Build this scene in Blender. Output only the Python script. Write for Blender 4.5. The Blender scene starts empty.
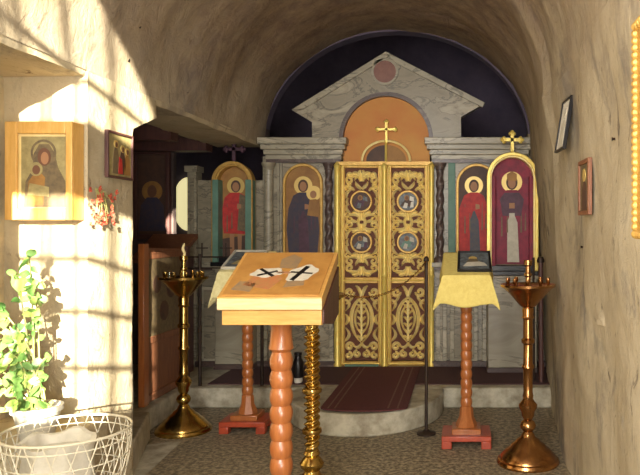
import bpy, bmesh, math, random
from math import pi, sin, cos, tan, atan2, sqrt, hypot
from mathutils import Vector, Matrix, noise

scene = bpy.context.scene
C = scene.collection
random.seed(7)

# ------------------------------------------------------------------ camera
F = 700.0
VX, VY, H = 465.0, 229.0, 1.5
cam_d = bpy.data.cameras.new('camera')
cam_d.sensor_width = 36.0
cam_d.lens = F / 640 * 36.0
cam_d.shift_x = -(VX - 320) / 640
cam_d.shift_y = -(237.5 - VY) / 640
cam_d.clip_start = 0.05
cam = bpy.data.objects.new('camera', cam_d)
C.objects.link(cam)
cam.location = (0, 0, H)
cam.rotation_euler = (pi / 2, 0, 0)
scene.camera = cam

# ------------------------------------------------------------------ world, sun, window light
w = bpy.data.worlds.new('world')
scene.world = w
w.use_nodes = True
bg = w.node_tree.nodes['Background']
bg.inputs[0].default_value = (0.75, 0.85, 1.0, 1)
bg.inputs[1].default_value = 1.0

sun_d = bpy.data.lights.new('sun', 'SUN')
sun_d.energy = 42.0
sun_d.angle = math.radians(0.6)
sun_d.color = (1.0, 0.92, 0.75)
sun = bpy.data.objects.new('sun', sun_d)
C.objects.link(sun)
sun.rotation_euler = Vector((-0.35, 1.0, -0.2)).to_track_quat('-Z', 'Y').to_euler()


def area(name, loc, direction, sx, sy, power, color):
    d = bpy.data.lights.new(name, 'AREA')
    d.shape = 'RECTANGLE'
    d.size, d.size_y = sx, sy
    d.energy = power
    d.color = color
    o = bpy.data.objects.new(name, d)
    C.objects.link(o)
    o.location = loc
    o.rotation_euler = Vector(direction).to_track_quat('-Z', 'Z').to_euler()
    return o


# daylight entering by the arched window behind the camera, and an added fill lamp in the entrance
area('window_daylight', (-0.85, -0.34, 2.55), (0, 1, -0.12), 1.2, 2.2, 155, (1.0, 0.97, 0.92))
area('entrance_fill', (0.25, -0.34, 1.05), (-0.15, 1, 0), 0.8, 2.0, 110, (1.0, 0.97, 0.93))

scene.view_settings.view_transform = 'Standard'
scene.view_settings.look = 'None'
scene.view_settings.gamma = 1
scene.view_settings.use_curve_mapping = False
scene.view_settings.exposure = 0.0


def P(x, y, d):
    """picture measure -> metres at distance d"""
    return Vector(((x - VX) / F * d, d, H - (y - VY) / F * d))


# ------------------------------------------------------------------ materials
def srgb(c):
    return tuple(((v / 255 / 12.92) if v / 255 <= 0.04045 else ((v / 255 + 0.055) / 1.055) ** 2.4) for v in c) + (1,)


def mat(name, col, rough=0.6, metal=0.0, noise_scale=None, col2=None, bump=0.0, bump_scale=40, spec=0.5,
        stretch=(1, 1, 1), detail=6, lo=0.35, hi=0.65, emit=0, coat=0):
    m = bpy.data.materials.new(name)
    m.use_nodes = True
    nt = m.node_tree
    b = nt.nodes['Principled BSDF']
    b.inputs['Base Color'].default_value = srgb(col)
    b.inputs['Roughness'].default_value = rough
    b.inputs['Metallic'].default_value = metal
    b.inputs['Specular IOR Level'].default_value = spec
    b.inputs['Coat Weight'].default_value = coat
    b.inputs['Coat Roughness'].default_value = 0.15
    tc = nt.nodes.new('ShaderNodeTexCoord')
    mp = nt.nodes.new('ShaderNodeMapping')
    mp.inputs['Scale'].default_value = stretch
    nt.links.new(tc.outputs['Object'], mp.inputs[0])
    if col2 is not None:
        n = nt.nodes.new('ShaderNodeTexNoise')
        n.inputs['Scale'].default_value = noise_scale or 8
        n.inputs['Detail'].default_value = detail
        n.inputs['Roughness'].default_value = 0.65
        nt.links.new(mp.outputs[0], n.inputs['Vector'])
        r = nt.nodes.new('ShaderNodeValToRGB')
        r.color_ramp.elements[0].position = lo
        r.color_ramp.elements[1].position = hi
        r.color_ramp.elements[0].color = srgb(col)
        r.color_ramp.elements[1].color = srgb(col2)
        nt.links.new(n.outputs[0], r.inputs[0])
        nt.links.new(r.outputs[0], b.inputs['Base Color'])
    if bump:
        n2 = nt.nodes.new('ShaderNodeTexNoise')
        n2.inputs['Scale'].default_value = bump_scale
        n2.inputs['Detail'].default_value = 5
        nt.links.new(mp.outputs[0], n2.inputs['Vector'])
        bn = nt.nodes.new('ShaderNodeBump')
        bn.inputs['Strength'].default_value = bump
        bn.inputs['Distance'].default_value = 0.01
        nt.links.new(n2.outputs[0], bn.inputs['Height'])
        nt.links.new(bn.outputs[0], b.inputs['Normal'])
    if emit:
        b.inputs['Emission Color'].default_value = srgb(col)
        b.inputs['Emission Strength'].default_value = emit
    return m


def plaster(name, base, light, dark, patch, seed=0.0, high=None, rel=.03):
    m = bpy.data.materials.new(name)
    m.use_nodes = True
    nt = m.node_tree
    L = nt.links.new
    b = nt.nodes['Principled BSDF']
    b.inputs['Roughness'].default_value = 0.92
    b.inputs['Specular IOR Level'].default_value = 0.15
    tc = nt.nodes.new('ShaderNodeTexCoord')

    def nz(scale, det, st=(1, 1, 1), dist=0.0):
        mp = nt.nodes.new('ShaderNodeMapping')
        mp.inputs['Scale'].default_value = st
        mp.inputs['Location'].default_value = (seed, seed * 2, seed * .5)
        L(tc.outputs['Object'], mp.inputs[0])
        n = nt.nodes.new('ShaderNodeTexNoise')
        n.inputs['Scale'].default_value = scale
        n.inputs['Detail'].default_value = det
        n.inputs['Roughness'].default_value = 0.7
        n.inputs['Distortion'].default_value = dist
        L(mp.outputs[0], n.inputs['Vector'])
        return n

    def ramp(src, lo, hi, c0=(0, 0, 0, 1), c1=(1, 1, 1, 1)):
        r = nt.nodes.new('ShaderNodeValToRGB')
        r.color_ramp.elements[0].position = lo
        r.color_ramp.elements[1].position = hi
        r.color_ramp.elements[0].color = c0
        r.color_ramp.elements[1].color = c1
        L(src, r.inputs[0])
        return r.outputs[0]

    def mix(f, a, c):
        x = nt.nodes.new('ShaderNodeMix')
        x.data_type = 'RGBA'
        L(f, x.inputs[0])
        for s, v in ((x.inputs[6], a), (x.inputs[7], c)):
            if isinstance(v, tuple):
                s.default_value = v
            else:
                L(v, s)
        return x.outputs[2]

    c = ramp(nz(3.0, 9).outputs[0], 0.35, 0.65, srgb(base), srgb(light))
    c = mix(ramp(nz(1.7, 8, (1, 1, .5), .6).outputs[0], 0.54, 0.64), c, srgb(patch))
    c = mix(ramp(nz(7.0, 9, (1, 1, .7), .8).outputs[0], 0.60, 0.68), c, srgb(dark))
    c = mix(ramp(nz(30.0, 4).outputs[0], 0.68, 0.74), c, srgb(dark))
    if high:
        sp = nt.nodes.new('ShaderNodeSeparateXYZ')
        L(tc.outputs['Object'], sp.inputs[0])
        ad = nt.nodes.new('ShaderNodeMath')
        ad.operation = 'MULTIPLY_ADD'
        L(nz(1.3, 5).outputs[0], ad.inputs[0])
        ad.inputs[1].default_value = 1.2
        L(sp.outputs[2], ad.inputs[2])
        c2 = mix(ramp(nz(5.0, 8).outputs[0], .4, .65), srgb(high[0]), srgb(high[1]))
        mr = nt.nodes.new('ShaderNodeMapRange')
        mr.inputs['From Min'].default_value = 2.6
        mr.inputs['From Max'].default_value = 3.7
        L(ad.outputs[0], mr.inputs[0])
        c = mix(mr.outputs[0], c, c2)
    L(c, b.inputs['Base Color'])
    hn = nz(6.0, 12, (1, 1, .7), .5)
    bn = nt.nodes.new('ShaderNodeBump')
    bn.inputs['Strength'].default_value = 0.7
    bn.inputs['Distance'].default_value = rel
    L(hn.outputs[0], bn.inputs['Height'])
    L(bn.outputs[0], b.inputs['Normal'])
    return m


def marble(name, c0, c1, c2, scale=2.2, rough=0.35):
    m = bpy.data.materials.new(name)
    m.use_nodes = True
    nt = m.node_tree
    L = nt.links.new
    b = nt.nodes['Principled BSDF']
    b.inputs['Roughness'].default_value = rough
    tc = nt.nodes.new('ShaderNodeTexCoord')
    mp = nt.nodes.new('ShaderNodeMapping')
    mp.inputs['Rotation'].default_value = (0, 0.75, 0.2)
    mp.inputs['Scale'].default_value = (1, 1, 2.6)
    L(tc.outputs['Object'], mp.inputs[0])
    n = nt.nodes.new('ShaderNodeTexNoise')
    n.inputs['Scale'].default_value = scale
    n.inputs['Detail'].default_value = 9
    n.inputs['Roughness'].default_value = 0.62
    n.inputs['Distortion'].default_value = 1.1
    L(mp.outputs[0], n.inputs['Vector'])
    r = nt.nodes.new('ShaderNodeValToRGB')
    cr = r.color_ramp
    cr.elements[0].position = 0.36
    cr.elements[0].color = srgb(c0)
    cr.elements[1].position = 0.64
    cr.elements[1].color = srgb(c2)
    e = cr.elements.new(0.5)
    e.color = srgb(c1)
    e = cr.elements.new(0.53)
    e.color = srgb(tuple(v * .68 for v in c1))
    e = cr.elements.new(0.555)
    e.color = srgb(c1)
    L(n.outputs[0], r.inputs[0])
    L(r.outputs[0], b.inputs['Base Color'])
    return m


M = {}
M['plaster'] = plaster('old_plaster', (180, 164, 132), (198, 184, 152), (124, 106, 84), (152, 140, 120))
M['plaster_vault'] = plaster('vault_plaster', (152, 134, 104), (172, 154, 120), (112, 90, 82), (118, 98, 90), 3.3)
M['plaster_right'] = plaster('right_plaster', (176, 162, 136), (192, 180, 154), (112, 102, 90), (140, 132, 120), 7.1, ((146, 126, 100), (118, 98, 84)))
M['dark_plaster'] = mat('shaded_plaster', (100, 84, 78), .9, 0, 4, (78, 66, 64), .4, 12)  # dark tone puts the side aisle's shade into the plaster colour
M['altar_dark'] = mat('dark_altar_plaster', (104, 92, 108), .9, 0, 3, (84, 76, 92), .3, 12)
M['floor'] = mat('terrazzo_floor', (98, 88, 70), .6, 0, 34, (170, 156, 128), .3, 70, lo=.42, hi=.62)
M['stone_step'] = mat('worn_stone', (198, 192, 170), .6, 0, 7, (140, 130, 108), .4, 20)
M['marble'] = marble('grey_marble', (132, 124, 104), (152, 142, 120), (172, 162, 138))
M['marble2'] = marble('pale_marble', (146, 138, 118), (166, 158, 136), (186, 176, 152), 1.6)
M['marble_dark'] = marble('dark_marble', (78, 60, 58), (92, 76, 70), (120, 104, 94), 4)
M['marble_pink'] = mat('pink_marble', (136, 92, 76), .4, 0, 14, (122, 76, 64))
M['gold'] = mat('gilt', (255, 240, 176), .45, .15, 20, (252, 226, 140), .3, 60)
M['gold_pale'] = mat('pale_gilt', (236, 216, 120), .36, .3, 20, (234, 200, 96), .15, 50)
M['gold_dull'] = mat('dull_gilt', (208, 170, 90), .42, .35, 20, (184, 142, 70), .2, 60)
M['brass'] = mat('polished_brass', (196, 150, 98), .22, 1.0, 6, (160, 112, 70), 0)
M['brass_y'] = mat('yellow_brass', (208, 178, 104), .22, 1.0, 6, (176, 140, 76), 0)
M['iron'] = mat('dark_iron', (52, 42, 38), .5, .6, 10, (68, 54, 44))
M['oak'] = mat('varnished_wood', (172, 104, 54), .32, 0, 6, (150, 84, 40), .1, 30, stretch=(6, 6, .8), coat=.4)
M['oak_light'] = mat('honey_wood', (206, 160, 88), .36, 0, 7, (188, 138, 68), .08, 30, stretch=(1, 8, 8), coat=.3)
M['oak_pale'] = mat('pale_wood_edge', (214, 192, 148), .45, 0, 7, (200, 172, 124), stretch=(1, 8, 8))
M['wood_red'] = mat('red_wood', (176, 72, 42), .35, 0, 5, (150, 58, 36), .1, 30, stretch=(4, 1, 4), coat=.3)
M['wood_dark'] = mat('dark_wood', (92, 58, 50), .5, 0, 6, (72, 44, 42), .2, 30, stretch=(6, 6, 1))
M['wood_brown'] = mat('brown_wood', (140, 92, 62), .5, 0, 6, (116, 72, 50), .2, 30, stretch=(6, 6, 1))
M['kiot'] = mat('kiot_wood', (230, 182, 104), .4, 0, 6, (212, 160, 80), .1, 30, stretch=(5, 5, 1))
M['kiot_pale'] = mat('kiot_mat', (240, 216, 150), .5, 0, 6, (226, 196, 124))
M['gate_back'] = mat('gate_backing', (104, 58, 34), .7, 0, 12, (84, 46, 30))
M['carpet'] = mat('maroon_carpet', (108, 56, 56), .95, 0, 90, (88, 46, 48), .5, 200)
M['carpet_dark'] = mat('dark_carpet', (88, 58, 58), .95, 0, 90, (72, 48, 50), .5, 200)
M['stripe'] = mat('carpet_stripe', (140, 108, 90), .95, 0, 60, (112, 80, 70))
M['cloth_y'] = mat('yellow_cloth', (226, 208, 122), .85, 0, 40, (214, 192, 104), .3, 120)
M['cloth_c'] = mat('cream_cloth', (232, 222, 168), .85, 0, 40, (218, 206, 146), .3, 120)
M['white'] = mat('white_paint', (222, 218, 206), .6)
M['offwhite'] = mat('paper', (206, 200, 184), .8, 0, 20, (188, 182, 164))
M['black'] = mat('black', (20, 18, 20), .35)
M['teal'] = mat('teal_paint', (104, 142, 124), .55, 0, 8, (84, 122, 106))
M['orange'] = mat('ochre_panel', (206, 150, 70), .6, 0, 2.5, (200, 120, 56), lo=.3, hi=.7)
M['red'] = mat('red_robe', (196, 52, 44), .6, 0, 20, (160, 34, 38))
M['crimson'] = mat('crimson_ground', (146, 34, 60), .6, 0, 12, (112, 30, 52))
M['purple'] = mat('purple_robe', (92, 58, 76), .6, 0, 20, (72, 46, 60))
M['navy'] = mat('navy_robe', (54, 52, 74), .6, 0, 20, (74, 60, 66))
M['skin'] = mat('painted_skin', (164, 118, 82), .6)
M['skin_d'] = mat('dark_skin', (112, 76, 54), .6)
M['halo'] = mat('gold_halo', (214, 184, 108), .4, .3)
M['ochre'] = mat('ochre_ground', (168, 124, 62), .6, 0, 10, (142, 100, 52))
M['olive'] = mat('olive_ground', (172, 156, 104), .6, 0, 20, (140, 126, 82))
M['olive_d'] = mat('deep_olive', (96, 82, 62), .6, 0, 30, (124, 106, 74))  # darker olive paint used in the pictures
M['brownish'] = mat('brown_ground', (92, 64, 48), .6, 0, 10, (70, 50, 42))
M['greyblue'] = mat('grey_blue', (120, 130, 134), .5, 0, 30, (70, 72, 74))
M['leaf'] = mat('leaf_green', (112, 146, 74), .5, 0, 9, (74, 114, 52), lo=.4, hi=.6)
M['leaf2'] = mat('leaf_pale', (160, 176, 96), .5, 0, 9, (128, 154, 70))
M['stem'] = mat('stem_green', (150, 150, 90), .6)
M['wire'] = mat('pale_wire', (196, 188, 164), .5)
M['dry'] = mat('dry_flowers', (196, 92, 62), .8, 0, 60, (150, 60, 44))
M['wax'] = mat('wax', (236, 214, 150), .5)
M['glow'] = mat('sun_spot_glow', (252, 238, 176), .5, emit=.8)  # emission stands in for sunlight on a far spot
M['silver'] = mat('silver', (200, 200, 196), .4, .6)
M['rug_blue'] = mat('blue_grey_paint', (70, 76, 92), .6, 0, 20, (92, 86, 88))
g = bpy.data.materials.new('clear_glass')
g.use_nodes = True
gb = g.node_tree.nodes['Principled BSDF']
gb.inputs['Transmission Weight'].default_value = 1
gb.inputs['Roughness'].default_value = .03
gb.inputs['Base Color'].default_value = (.85, .9, .85, 1)
M['glass'] = g
for k in ('leaf', 'leaf2'):
    M[k].node_tree.nodes['Principled BSDF'].inputs['Subsurface Weight'].default_value = 0.0


# ------------------------------------------------------------------ mesh builder
class MB:
    def __init__(s):
        s.v, s.f, s.m, s.mats, s.T = [], [], [], [], None

    def mi(s, m):
        if m not in s.mats:
            s.mats.append(m)
        return s.mats.index(m)

    def add(s, vs, fs, m):
        k = s.mi(m)
        o = len(s.v)
        for p in vs:
            p = Vector(p)
            s.v.append(s.T @ p if s.T else p)
        for f in fs:
            s.f.append([o + i for i in f])
            s.m.append(k)
        return s

    def box(s, a, b, m):
        x0, y0, z0 = [min(a[i], b[i]) for i in range(3)]
        x1, y1, z1 = [max(a[i], b[i]) for i in range(3)]
        vs = [(x0, y0, z0), (x1, y0, z0), (x1, y1, z0), (x0, y1, z0), (x0, y0, z1), (x1, y0, z1), (x1, y1, z1), (x0, y1, z1)]
        return s.add(vs, [(0, 3, 2, 1), (4, 5, 6, 7), (0, 1, 5, 4), (1, 2, 6, 5), (2, 3, 7, 6), (3, 0, 4, 7)], m)

    def prism(s, poly, y0, y1, m):
        """poly in (x,z), extruded along y"""
        n = len(poly)
        vs = [(p[0], y0, p[1]) for p in poly] + [(p[0], y1, p[1]) for p in poly]
        fs = [list(range(n)), list(range(2 * n - 1, n - 1, -1))]
        fs += [(i, (i + 1) % n, n + (i + 1) % n, n + i) for i in range(n)]
        return s.add(vs, fs, m)

    def prism_z(s, poly, z0, z1, m):
        n = len(poly)
        vs = [(p[0], p[1], z0) for p in poly] + [(p[0], p[1], z1) for p in poly]
        fs = [list(range(n)), list(range(2 * n - 1, n - 1, -1))]
        fs += [(i, (i + 1) % n, n + (i + 1) % n, n + i) for i in range(n)]
        return s.add(vs, fs, m)

    def prism_x(s, poly, x0, x1, m):
        n = len(poly)
        vs = [(x0, p[0], p[1]) for p in poly] + [(x1, p[0], p[1]) for p in poly]
        fs = [list(range(n)), list(range(2 * n - 1, n - 1, -1))]
        fs += [(i, (i + 1) % n, n + (i + 1) % n, n + i) for i in range(n)]
        return s.add(vs, fs, m)

    def band(s, outer, inner, y0, y1, m):
        """ring between two open outlines of equal length in (x,z), extruded along y"""
        n = len(outer)
        vs = []
        for p, q in zip(outer, inner):
            vs += [(p[0], y0, p[1]), (q[0], y0, q[1]), (p[0], y1, p[1]), (q[0], y1, q[1])]
        fs = []
        for i in range(n - 1):
            a, b = 4 * i, 4 * i + 4
            fs += [(a, b, b + 1, a + 1), (a + 2, a + 3, b + 3, b + 2), (a, a + 2, b + 2, b), (a + 1, b + 1, b + 3, a + 3)]
        e = 4 * (n - 1)
        fs += [(0, 1, 3, 2), (e, e + 2, e + 3, e + 1)]
        return s.add(vs, fs, m)

    def lathe(s, prof, m, c=(0, 0), seg=28):
        """prof: (r,z) pairs"""
        vs, fs = [], []
        n = len(prof)
        for r, z in prof:
            for k in range(seg):
                a = 2 * pi * k / seg
                vs.append((c[0] + r * cos(a), c[1] + r * sin(a), z))
        for i in range(n - 1):
            for k in range(seg):
                a, b = i * seg + k, i * seg + (k + 1) % seg
                fs.append((a, b, b + seg, a + seg))
        fs.append(list(range(seg - 1, -1, -1)))
        fs.append([(n - 1) * seg + k for k in range(seg)])
        return s.add(vs, fs, m)

    def twist(s, c, z0, z1, r, amp, turns, m, lobes=3, seg=24, rings=90):
        vs, fs = [], []
        for i in range(rings + 1):
            t = i / rings
            z = z0 + (z1 - z0) * t
            e = min(1, 12 * t, 12 * (1 - t))
            for k in range(seg):
                a = 2 * pi * k / seg
                rr = r + amp * e * cos(lobes * a - 2 * pi * turns * t * lobes)
                vs.append((c[0] + rr * cos(a), c[1] + rr * sin(a), z))
        for i in range(rings):
            for k in range(seg):
                a, b = i * seg + k, i * seg + (k + 1) % seg
                fs.append((a, b, b + seg, a + seg))
        fs.append(list(range(seg - 1, -1, -1)))
        fs.append([rings * seg + k for k in range(seg)])
        return s.add(vs, fs, m)

    def tube(s, pts, r, m, seg=8):
        pts = [Vector(p) for p in pts]
        rs = r if isinstance(r, (list, tuple)) else [r] * len(pts)
        vs, fs = [], []
        up = None
        for i, p in enumerate(pts):
            t = (pts[min(i + 1, len(pts) - 1)] - pts[max(i - 1, 0)]).normalized()
            if up is None:
                up = t.orthogonal().normalized()
            up = (up - t * up.dot(t))
            up = up.normalized() if up.length > 1e-6 else t.orthogonal().normalized()
            sd = t.cross(up)
            for k in range(seg):
                a = 2 * pi * k / seg
                vs.append(p + (up * cos(a) + sd * sin(a)) * rs[i])
        n = len(pts)
        for i in range(n - 1):
            for k in range(seg):
                a, b = i * seg + k, i * seg + (k + 1) % seg
                fs.append((a, b, b + seg, a + seg))
        fs.append(list(range(seg - 1, -1, -1)))
        fs.append([(n - 1) * seg + k for k in range(seg)])
        return s.add(vs, fs, m)

    def ball(s, c, r, m, sz=1.0, seg=12):
        prof = [(max(1e-4, r * sin(pi * i / 8)), c[2] - r * sz * cos(pi * i / 8)) for i in range(9)]
        return s.lathe(prof, m, (c[0], c[1]), seg)

    def carve(s, pts, wid, y, h, m):
        """carved ribbon in the (x,z) plane with a raised ridge; front faces -y"""
        n = len(pts)
        vs, fs = [], []
        for i, (x, z) in enumerate(pts):
            a, b = pts[max(i - 1, 0)], pts[min(i + 1, n - 1)]
            tx, tz = b[0] - a[0], b[1] - a[1]
            l = hypot(tx, tz) or 1
            nx, nz = -tz / l, tx / l
            t = i / (n - 1)
            ww = wid * 1.12 * (.25 + .95 * sin(pi * min(1, t * .9 + .12)) ** .7)
            vs += [(x + nx * ww, y, z + nz * ww), (x, y - h, z), (x - nx * ww, y, z - nz * ww)]
        for i in range(n - 1):
            a, b = 3 * i, 3 * i + 3
            fs += [(a, a + 1, b + 1, b), (a + 1, a + 2, b + 2, b + 1), (a, b, b + 2, a + 2)]
        fs += [(0, 2, 1), (3 * n - 3, 3 * n - 2, 3 * n - 1)]
        return s.add(vs, fs, m)

    def build(s, name, parent=None, bevel=0, smooth=True, origin=None):
        me = bpy.data.meshes.new(name)
        off = Vector(origin) if origin is not None else Vector((0, 0, 0))
        me.from_pydata([tuple(p - off) for p in s.v], [], s.f)
        for m in s.mats:
            me.materials.append(m)
        for p, k in zip(me.polygons, s.m):
            p.material_index = k
        bm = bmesh.new()
        bm.from_mesh(me)
        bmesh.ops.recalc_face_normals(bm, faces=bm.faces)
        bm.to_mesh(me)
        bm.free()
        if smooth:
            me.polygons.foreach_set('use_smooth', [True] * len(me.polygons))
            me.set_sharp_from_angle(angle=math.radians(38))
        me.update()
        o = bpy.data.objects.new(name, me)
        C.objects.link(o)
        if origin is not None:
            o.location = off
        if parent:
            o.parent = parent
        if bevel:
            b = o.modifiers.new('bevel', 'BEVEL')
            b.width = bevel
            b.segments = 2
            b.limit_method = 'ANGLE'
        return o


def tag(o, label=None, cat=None, group=None, kind=None):
    if label: o['label'] = label
    if cat: o['category'] = cat
    if group: o['group'] = group
    if kind: o['kind'] = kind
    return o


def thing(name, label, cat, loc=(0, 0, 0), rot=(0, 0, 0), group=None):
    o = bpy.data.objects.new(name, None)
    o.empty_display_size = .1
    C.objects.link(o)
    o.location = loc
    o.rotation_euler = rot
    return tag(o, label, cat, group)


def struct(name, mb, **k):
    return tag(mb.build(name, **k), kind='structure')


def copy_tree(o, parent=None):
    c = o.copy()
    C.objects.link(c)
    if parent: c.parent = parent
    for ch in list(o.children):
        copy_tree(ch, c)
    return c


def arc(cx, cz, rx, rz, a0, a1, n=24):
    return [(cx + rx * cos(math.radians(a0 + (a1 - a0) * i / n)), cz + rz * sin(math.radians(a0 + (a1 - a0) * i / n))) for i in range(n + 1)]


def wob(x, y, z, a=.02, s=1.8):
    return a * noise.noise(Vector((x * s, y * s, z * s))) + a * .35 * noise.noise(Vector((x * s * 4, y * s * 4, z * s * 4)))


# ================================================================== SETTING
YE = 6.95          # end of the nave
ZS = 2.34          # springing of the vault
AXC = -0.68


def right_x(y, z):
    xb = .64 if y < 4.4 else .64 + (y - 4.4) * .055
    lean = (.14 if y > 4.4 else .10) * (z / ZS) ** 2 if z > 0 else 0
    return xb - lean


# floor
mb = MB()
mb.box((-4.2, -.6, -.12), (1.2, 9.6, 0), M['floor'])
struct('floor', mb)
mb = MB()
# edge slabs along the left side of the floor
mb.prism_z([(-2.06, 3.2), (-1.86, 3.2), (-2.0, 4.95), (-2.2, 4.85)], 0, .006, M['stone_step'])
struct('trim_1', mb)

# right wall
mb = MB()
NY, NZ = 90, 46
vs, fs = [], []
for j in range(NY + 1):
    y = 1.0 + (YE - 1.0) * j / NY
    for i in range(NZ + 1):
        z = ZS * i / NZ
        vs.append((right_x(y, z) + wob(y, z, 5, .03), y, z))
for j in range(NY):
    for i in range(NZ):
        a = j * (NZ + 1) + i
        fs.append((a, a + 1, a + NZ + 2, a + NZ + 1))
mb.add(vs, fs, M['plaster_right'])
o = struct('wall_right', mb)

# vault
mb = MB()
NA = 64
vs, fs = [], []
for j in range(NY + 1):
    y = 1.0 + (YE - 1.0) * j / NY
    xl, xr = -2.0, right_x(y, ZS)
    cx, a = (xl + xr) / 2, (xr - xl) / 2
    for i in range(NA + 1):
        t = pi * i / NA
        k = wob(y, t * 1.4, 9, .03) * min(1, 6 * sin(t) + .05)
        if i == 0:
            k = wob(y, ZS, 5, .03)
            vs.append((cx + a * cos(t) + k, y, ZS))
        else:
            vs.append((cx + (a - k) * cos(t), y, ZS + (1.13 - k) * sin(t)))
for j in range(NY):
    for i in range(NA):
        q = j * (NA + 1) + i
        fs.append((q, q + 1, q + NA + 2, q + NA + 1))
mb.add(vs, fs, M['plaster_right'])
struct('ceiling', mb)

# lintel band with crack and soffit over the left recess and the side aisle
mb = MB()
vs, fs = [], []
n = 70
for j in range(n + 1):
    y = 2.6 + (YE - 2.6) * j / n
    x = -2.0 + wob(y, 1, 2, .006, 3)
    vs += [(x, y, ZS + .02), (x - .012, y, 2.31 + wob(y, 3, 3, .012, 4)), (-2.46, y, 2.31 + wob(y, 8, 3, .02, 3)), (-2.46, y, ZS + .1)]
for j in range(n):
    for i in range(3):
        q = 4 * j + i
        fs.append((q, q + 1, q + 5, q + 4))
mb.add(vs, fs, M['plaster'])
struct('trim_2', mb)

# left wall: near part, recess back, pier
mb = MB()
mb.box((-2.6, -.6, 0), (-2.0, 2.68, 2.36), M['plaster'])
mb.box((-2.62, 2.6, 0), (-2.44, 3.75, 2.4), M['plaster'])
struct('wall_left', mb)
mb = MB()
mb.box((-2.45, 3.12, 0), (-1.90, 3.74, .50), M['plaster'])
struct('trim_4', mb, bevel=.02)
mb = MB()
# pier: front and side faces as displaced grids
prof = lambda z: 4.24 if z < 2.10 else (4.24 + (z - 2.10) / .12 * .35 if z < 2.22 else 4.59)
vs, fs = [], []
rows, colsA, colsB = 60, 16, 20
for i in range(rows + 1):
    z = 2.34 * i / rows
    for k in range(colsA + 1):
        x = -2.7 + .7 * k / colsA
        vs.append((x, 3.71 + wob(x, z, 1, .012) * (0 if k == colsA else 1), z))
    for k in range(1, colsB + 1):
        y = 3.71 + (prof(z) - 3.71) * k / colsB
        e = wob(1, y * 2, z * 2, .02, 3) if k == colsB else 0
        vs.append((-2.0 + wob(y, z, 4, .01, 3) * (1 if k < colsB else 2) - (.02 if k == colsB else 0), y + e, z))
    vs.append((-2.7, prof(z), z))
W = colsA + colsB + 2
for i in range(rows):
    for k in range(W - 1):
        q = i * W + k
        fs.append((q, q + 1, q + W + 1, q + W))
mb.add(vs, fs, M['plaster'])
struct('wall_pier', mb)

# rear walls (behind the camera) with the arched grilled window and the entrance
WX0, WX1, WZ0, WZS = -1.50, -.21, 1.34, 3.10
wc = (WX0 + WX1) / 2
wa = (WX1 - WX0) / 2
mb = MB()
top = arc(wc, WZS, wa, .6, 0, 180, 24)
mb.box((WX0, -.5, 2.49), (WX1, -.4, 2.90), M['plaster'])
mb.box((WX1 - .135, -.5, WZ0), (WX1, -.4, 2.46), M['plaster'])
mb.box((-2.6, -.6, 0), (WX0, -.4, 4.6), M['plaster'])
mb.box((WX0, -.6, 0), (-.2, -.4, WZ0), M['plaster'])
mb.box((WX1, -.6, 2.1), (1.4, -.4, 4.6), M['plaster'])
mb.box((WX1, -.6, 0), (-.2, -.4, 2.1), M['plaster'])
mb.box((.66, -.6, 0), (1.4, -.4, 2.1), M['plaster'])
mb.band([(p[0], 4.6) for p in top], top, -.6, -.4, M['plaster'])
struct('wall_back', mb)
mb = MB()
for x in (-1.22, -1.07, -.92, -.775, -.73, -.595, -.44):
    mb.box((x - .014, -.49, WZ0), (x + .014, -.475, WZS + .6 * sqrt(max(0, 1 - ((x - wc) / wa) ** 2))), M['white'])
for z in (1.60, 1.90, 2.18, 3.12):
    mb.box((WX0, -.49, z - .02), (WX1, -.475, z + .02), M['white'])
struct('window_1', mb)
mb = MB()
mb.box((.55, -.6, 0), (.9, 1.05, 4.3), M['plaster'])
mb.box((-2.6, -.6, 4.2), (1.2, 1.1, 4.4), M['plaster'])
mb.box((-2.6, -.6, 2.36), (-2.3, 1.1, 4.3), M['plaster'])
lo_ = [(AXC + 1.3 * cos(t), ZS + 1.12 * sin(t)) for t in [pi * i / 24 for i in range(25)]]
mb.band([(p[0] * 1.0, 4.3) for p in lo_], lo_, .98, 1.1, M['plaster'])
mb.box((-2.6, .98, 2.3), (-1.97, 1.1, 4.3), M['plaster'])
struct('wall_entrance', mb)

# added unseen wall that keeps the sun out of the entrance
mb = MB()
mb.box((-.08, -.9, 0), (1.4, -.8, 4.3), M['plaster'])
mb.box((1.3, -.9, 0), (1.4, -.4, 4.3), M['plaster'])
struct('wall_sun_baffle', mb)
mb = MB()  # outer shell of the building, added to stop sun leaks
mb.box((1.4, -.6, 0), (1.55, 9.7, 4.6), M['plaster'])
mb.box((-4.4, -.6, 0), (-4.2, 9.7, 4.6), M['plaster'])
mb.box((-4.2, -.6, 0), (-2.6, -.4, 4.6), M['plaster'])
mb.box((-4.4, -.6, 4.5), (1.55, 9.7, 4.65), M['plaster'])
mb.box((-4.4, 9.7, 0), (1.55, 9.8, 4.6), M['plaster'])
struct('wall_outer', mb)
# side aisle
mb = MB()
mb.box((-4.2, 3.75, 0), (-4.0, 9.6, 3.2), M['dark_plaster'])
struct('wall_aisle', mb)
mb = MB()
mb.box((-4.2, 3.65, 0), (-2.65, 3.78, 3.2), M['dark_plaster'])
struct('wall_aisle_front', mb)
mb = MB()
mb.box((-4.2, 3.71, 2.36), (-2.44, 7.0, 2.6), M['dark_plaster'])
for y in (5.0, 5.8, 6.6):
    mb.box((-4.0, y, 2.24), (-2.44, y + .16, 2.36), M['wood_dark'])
struct('ceiling_aisle', mb)
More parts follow.
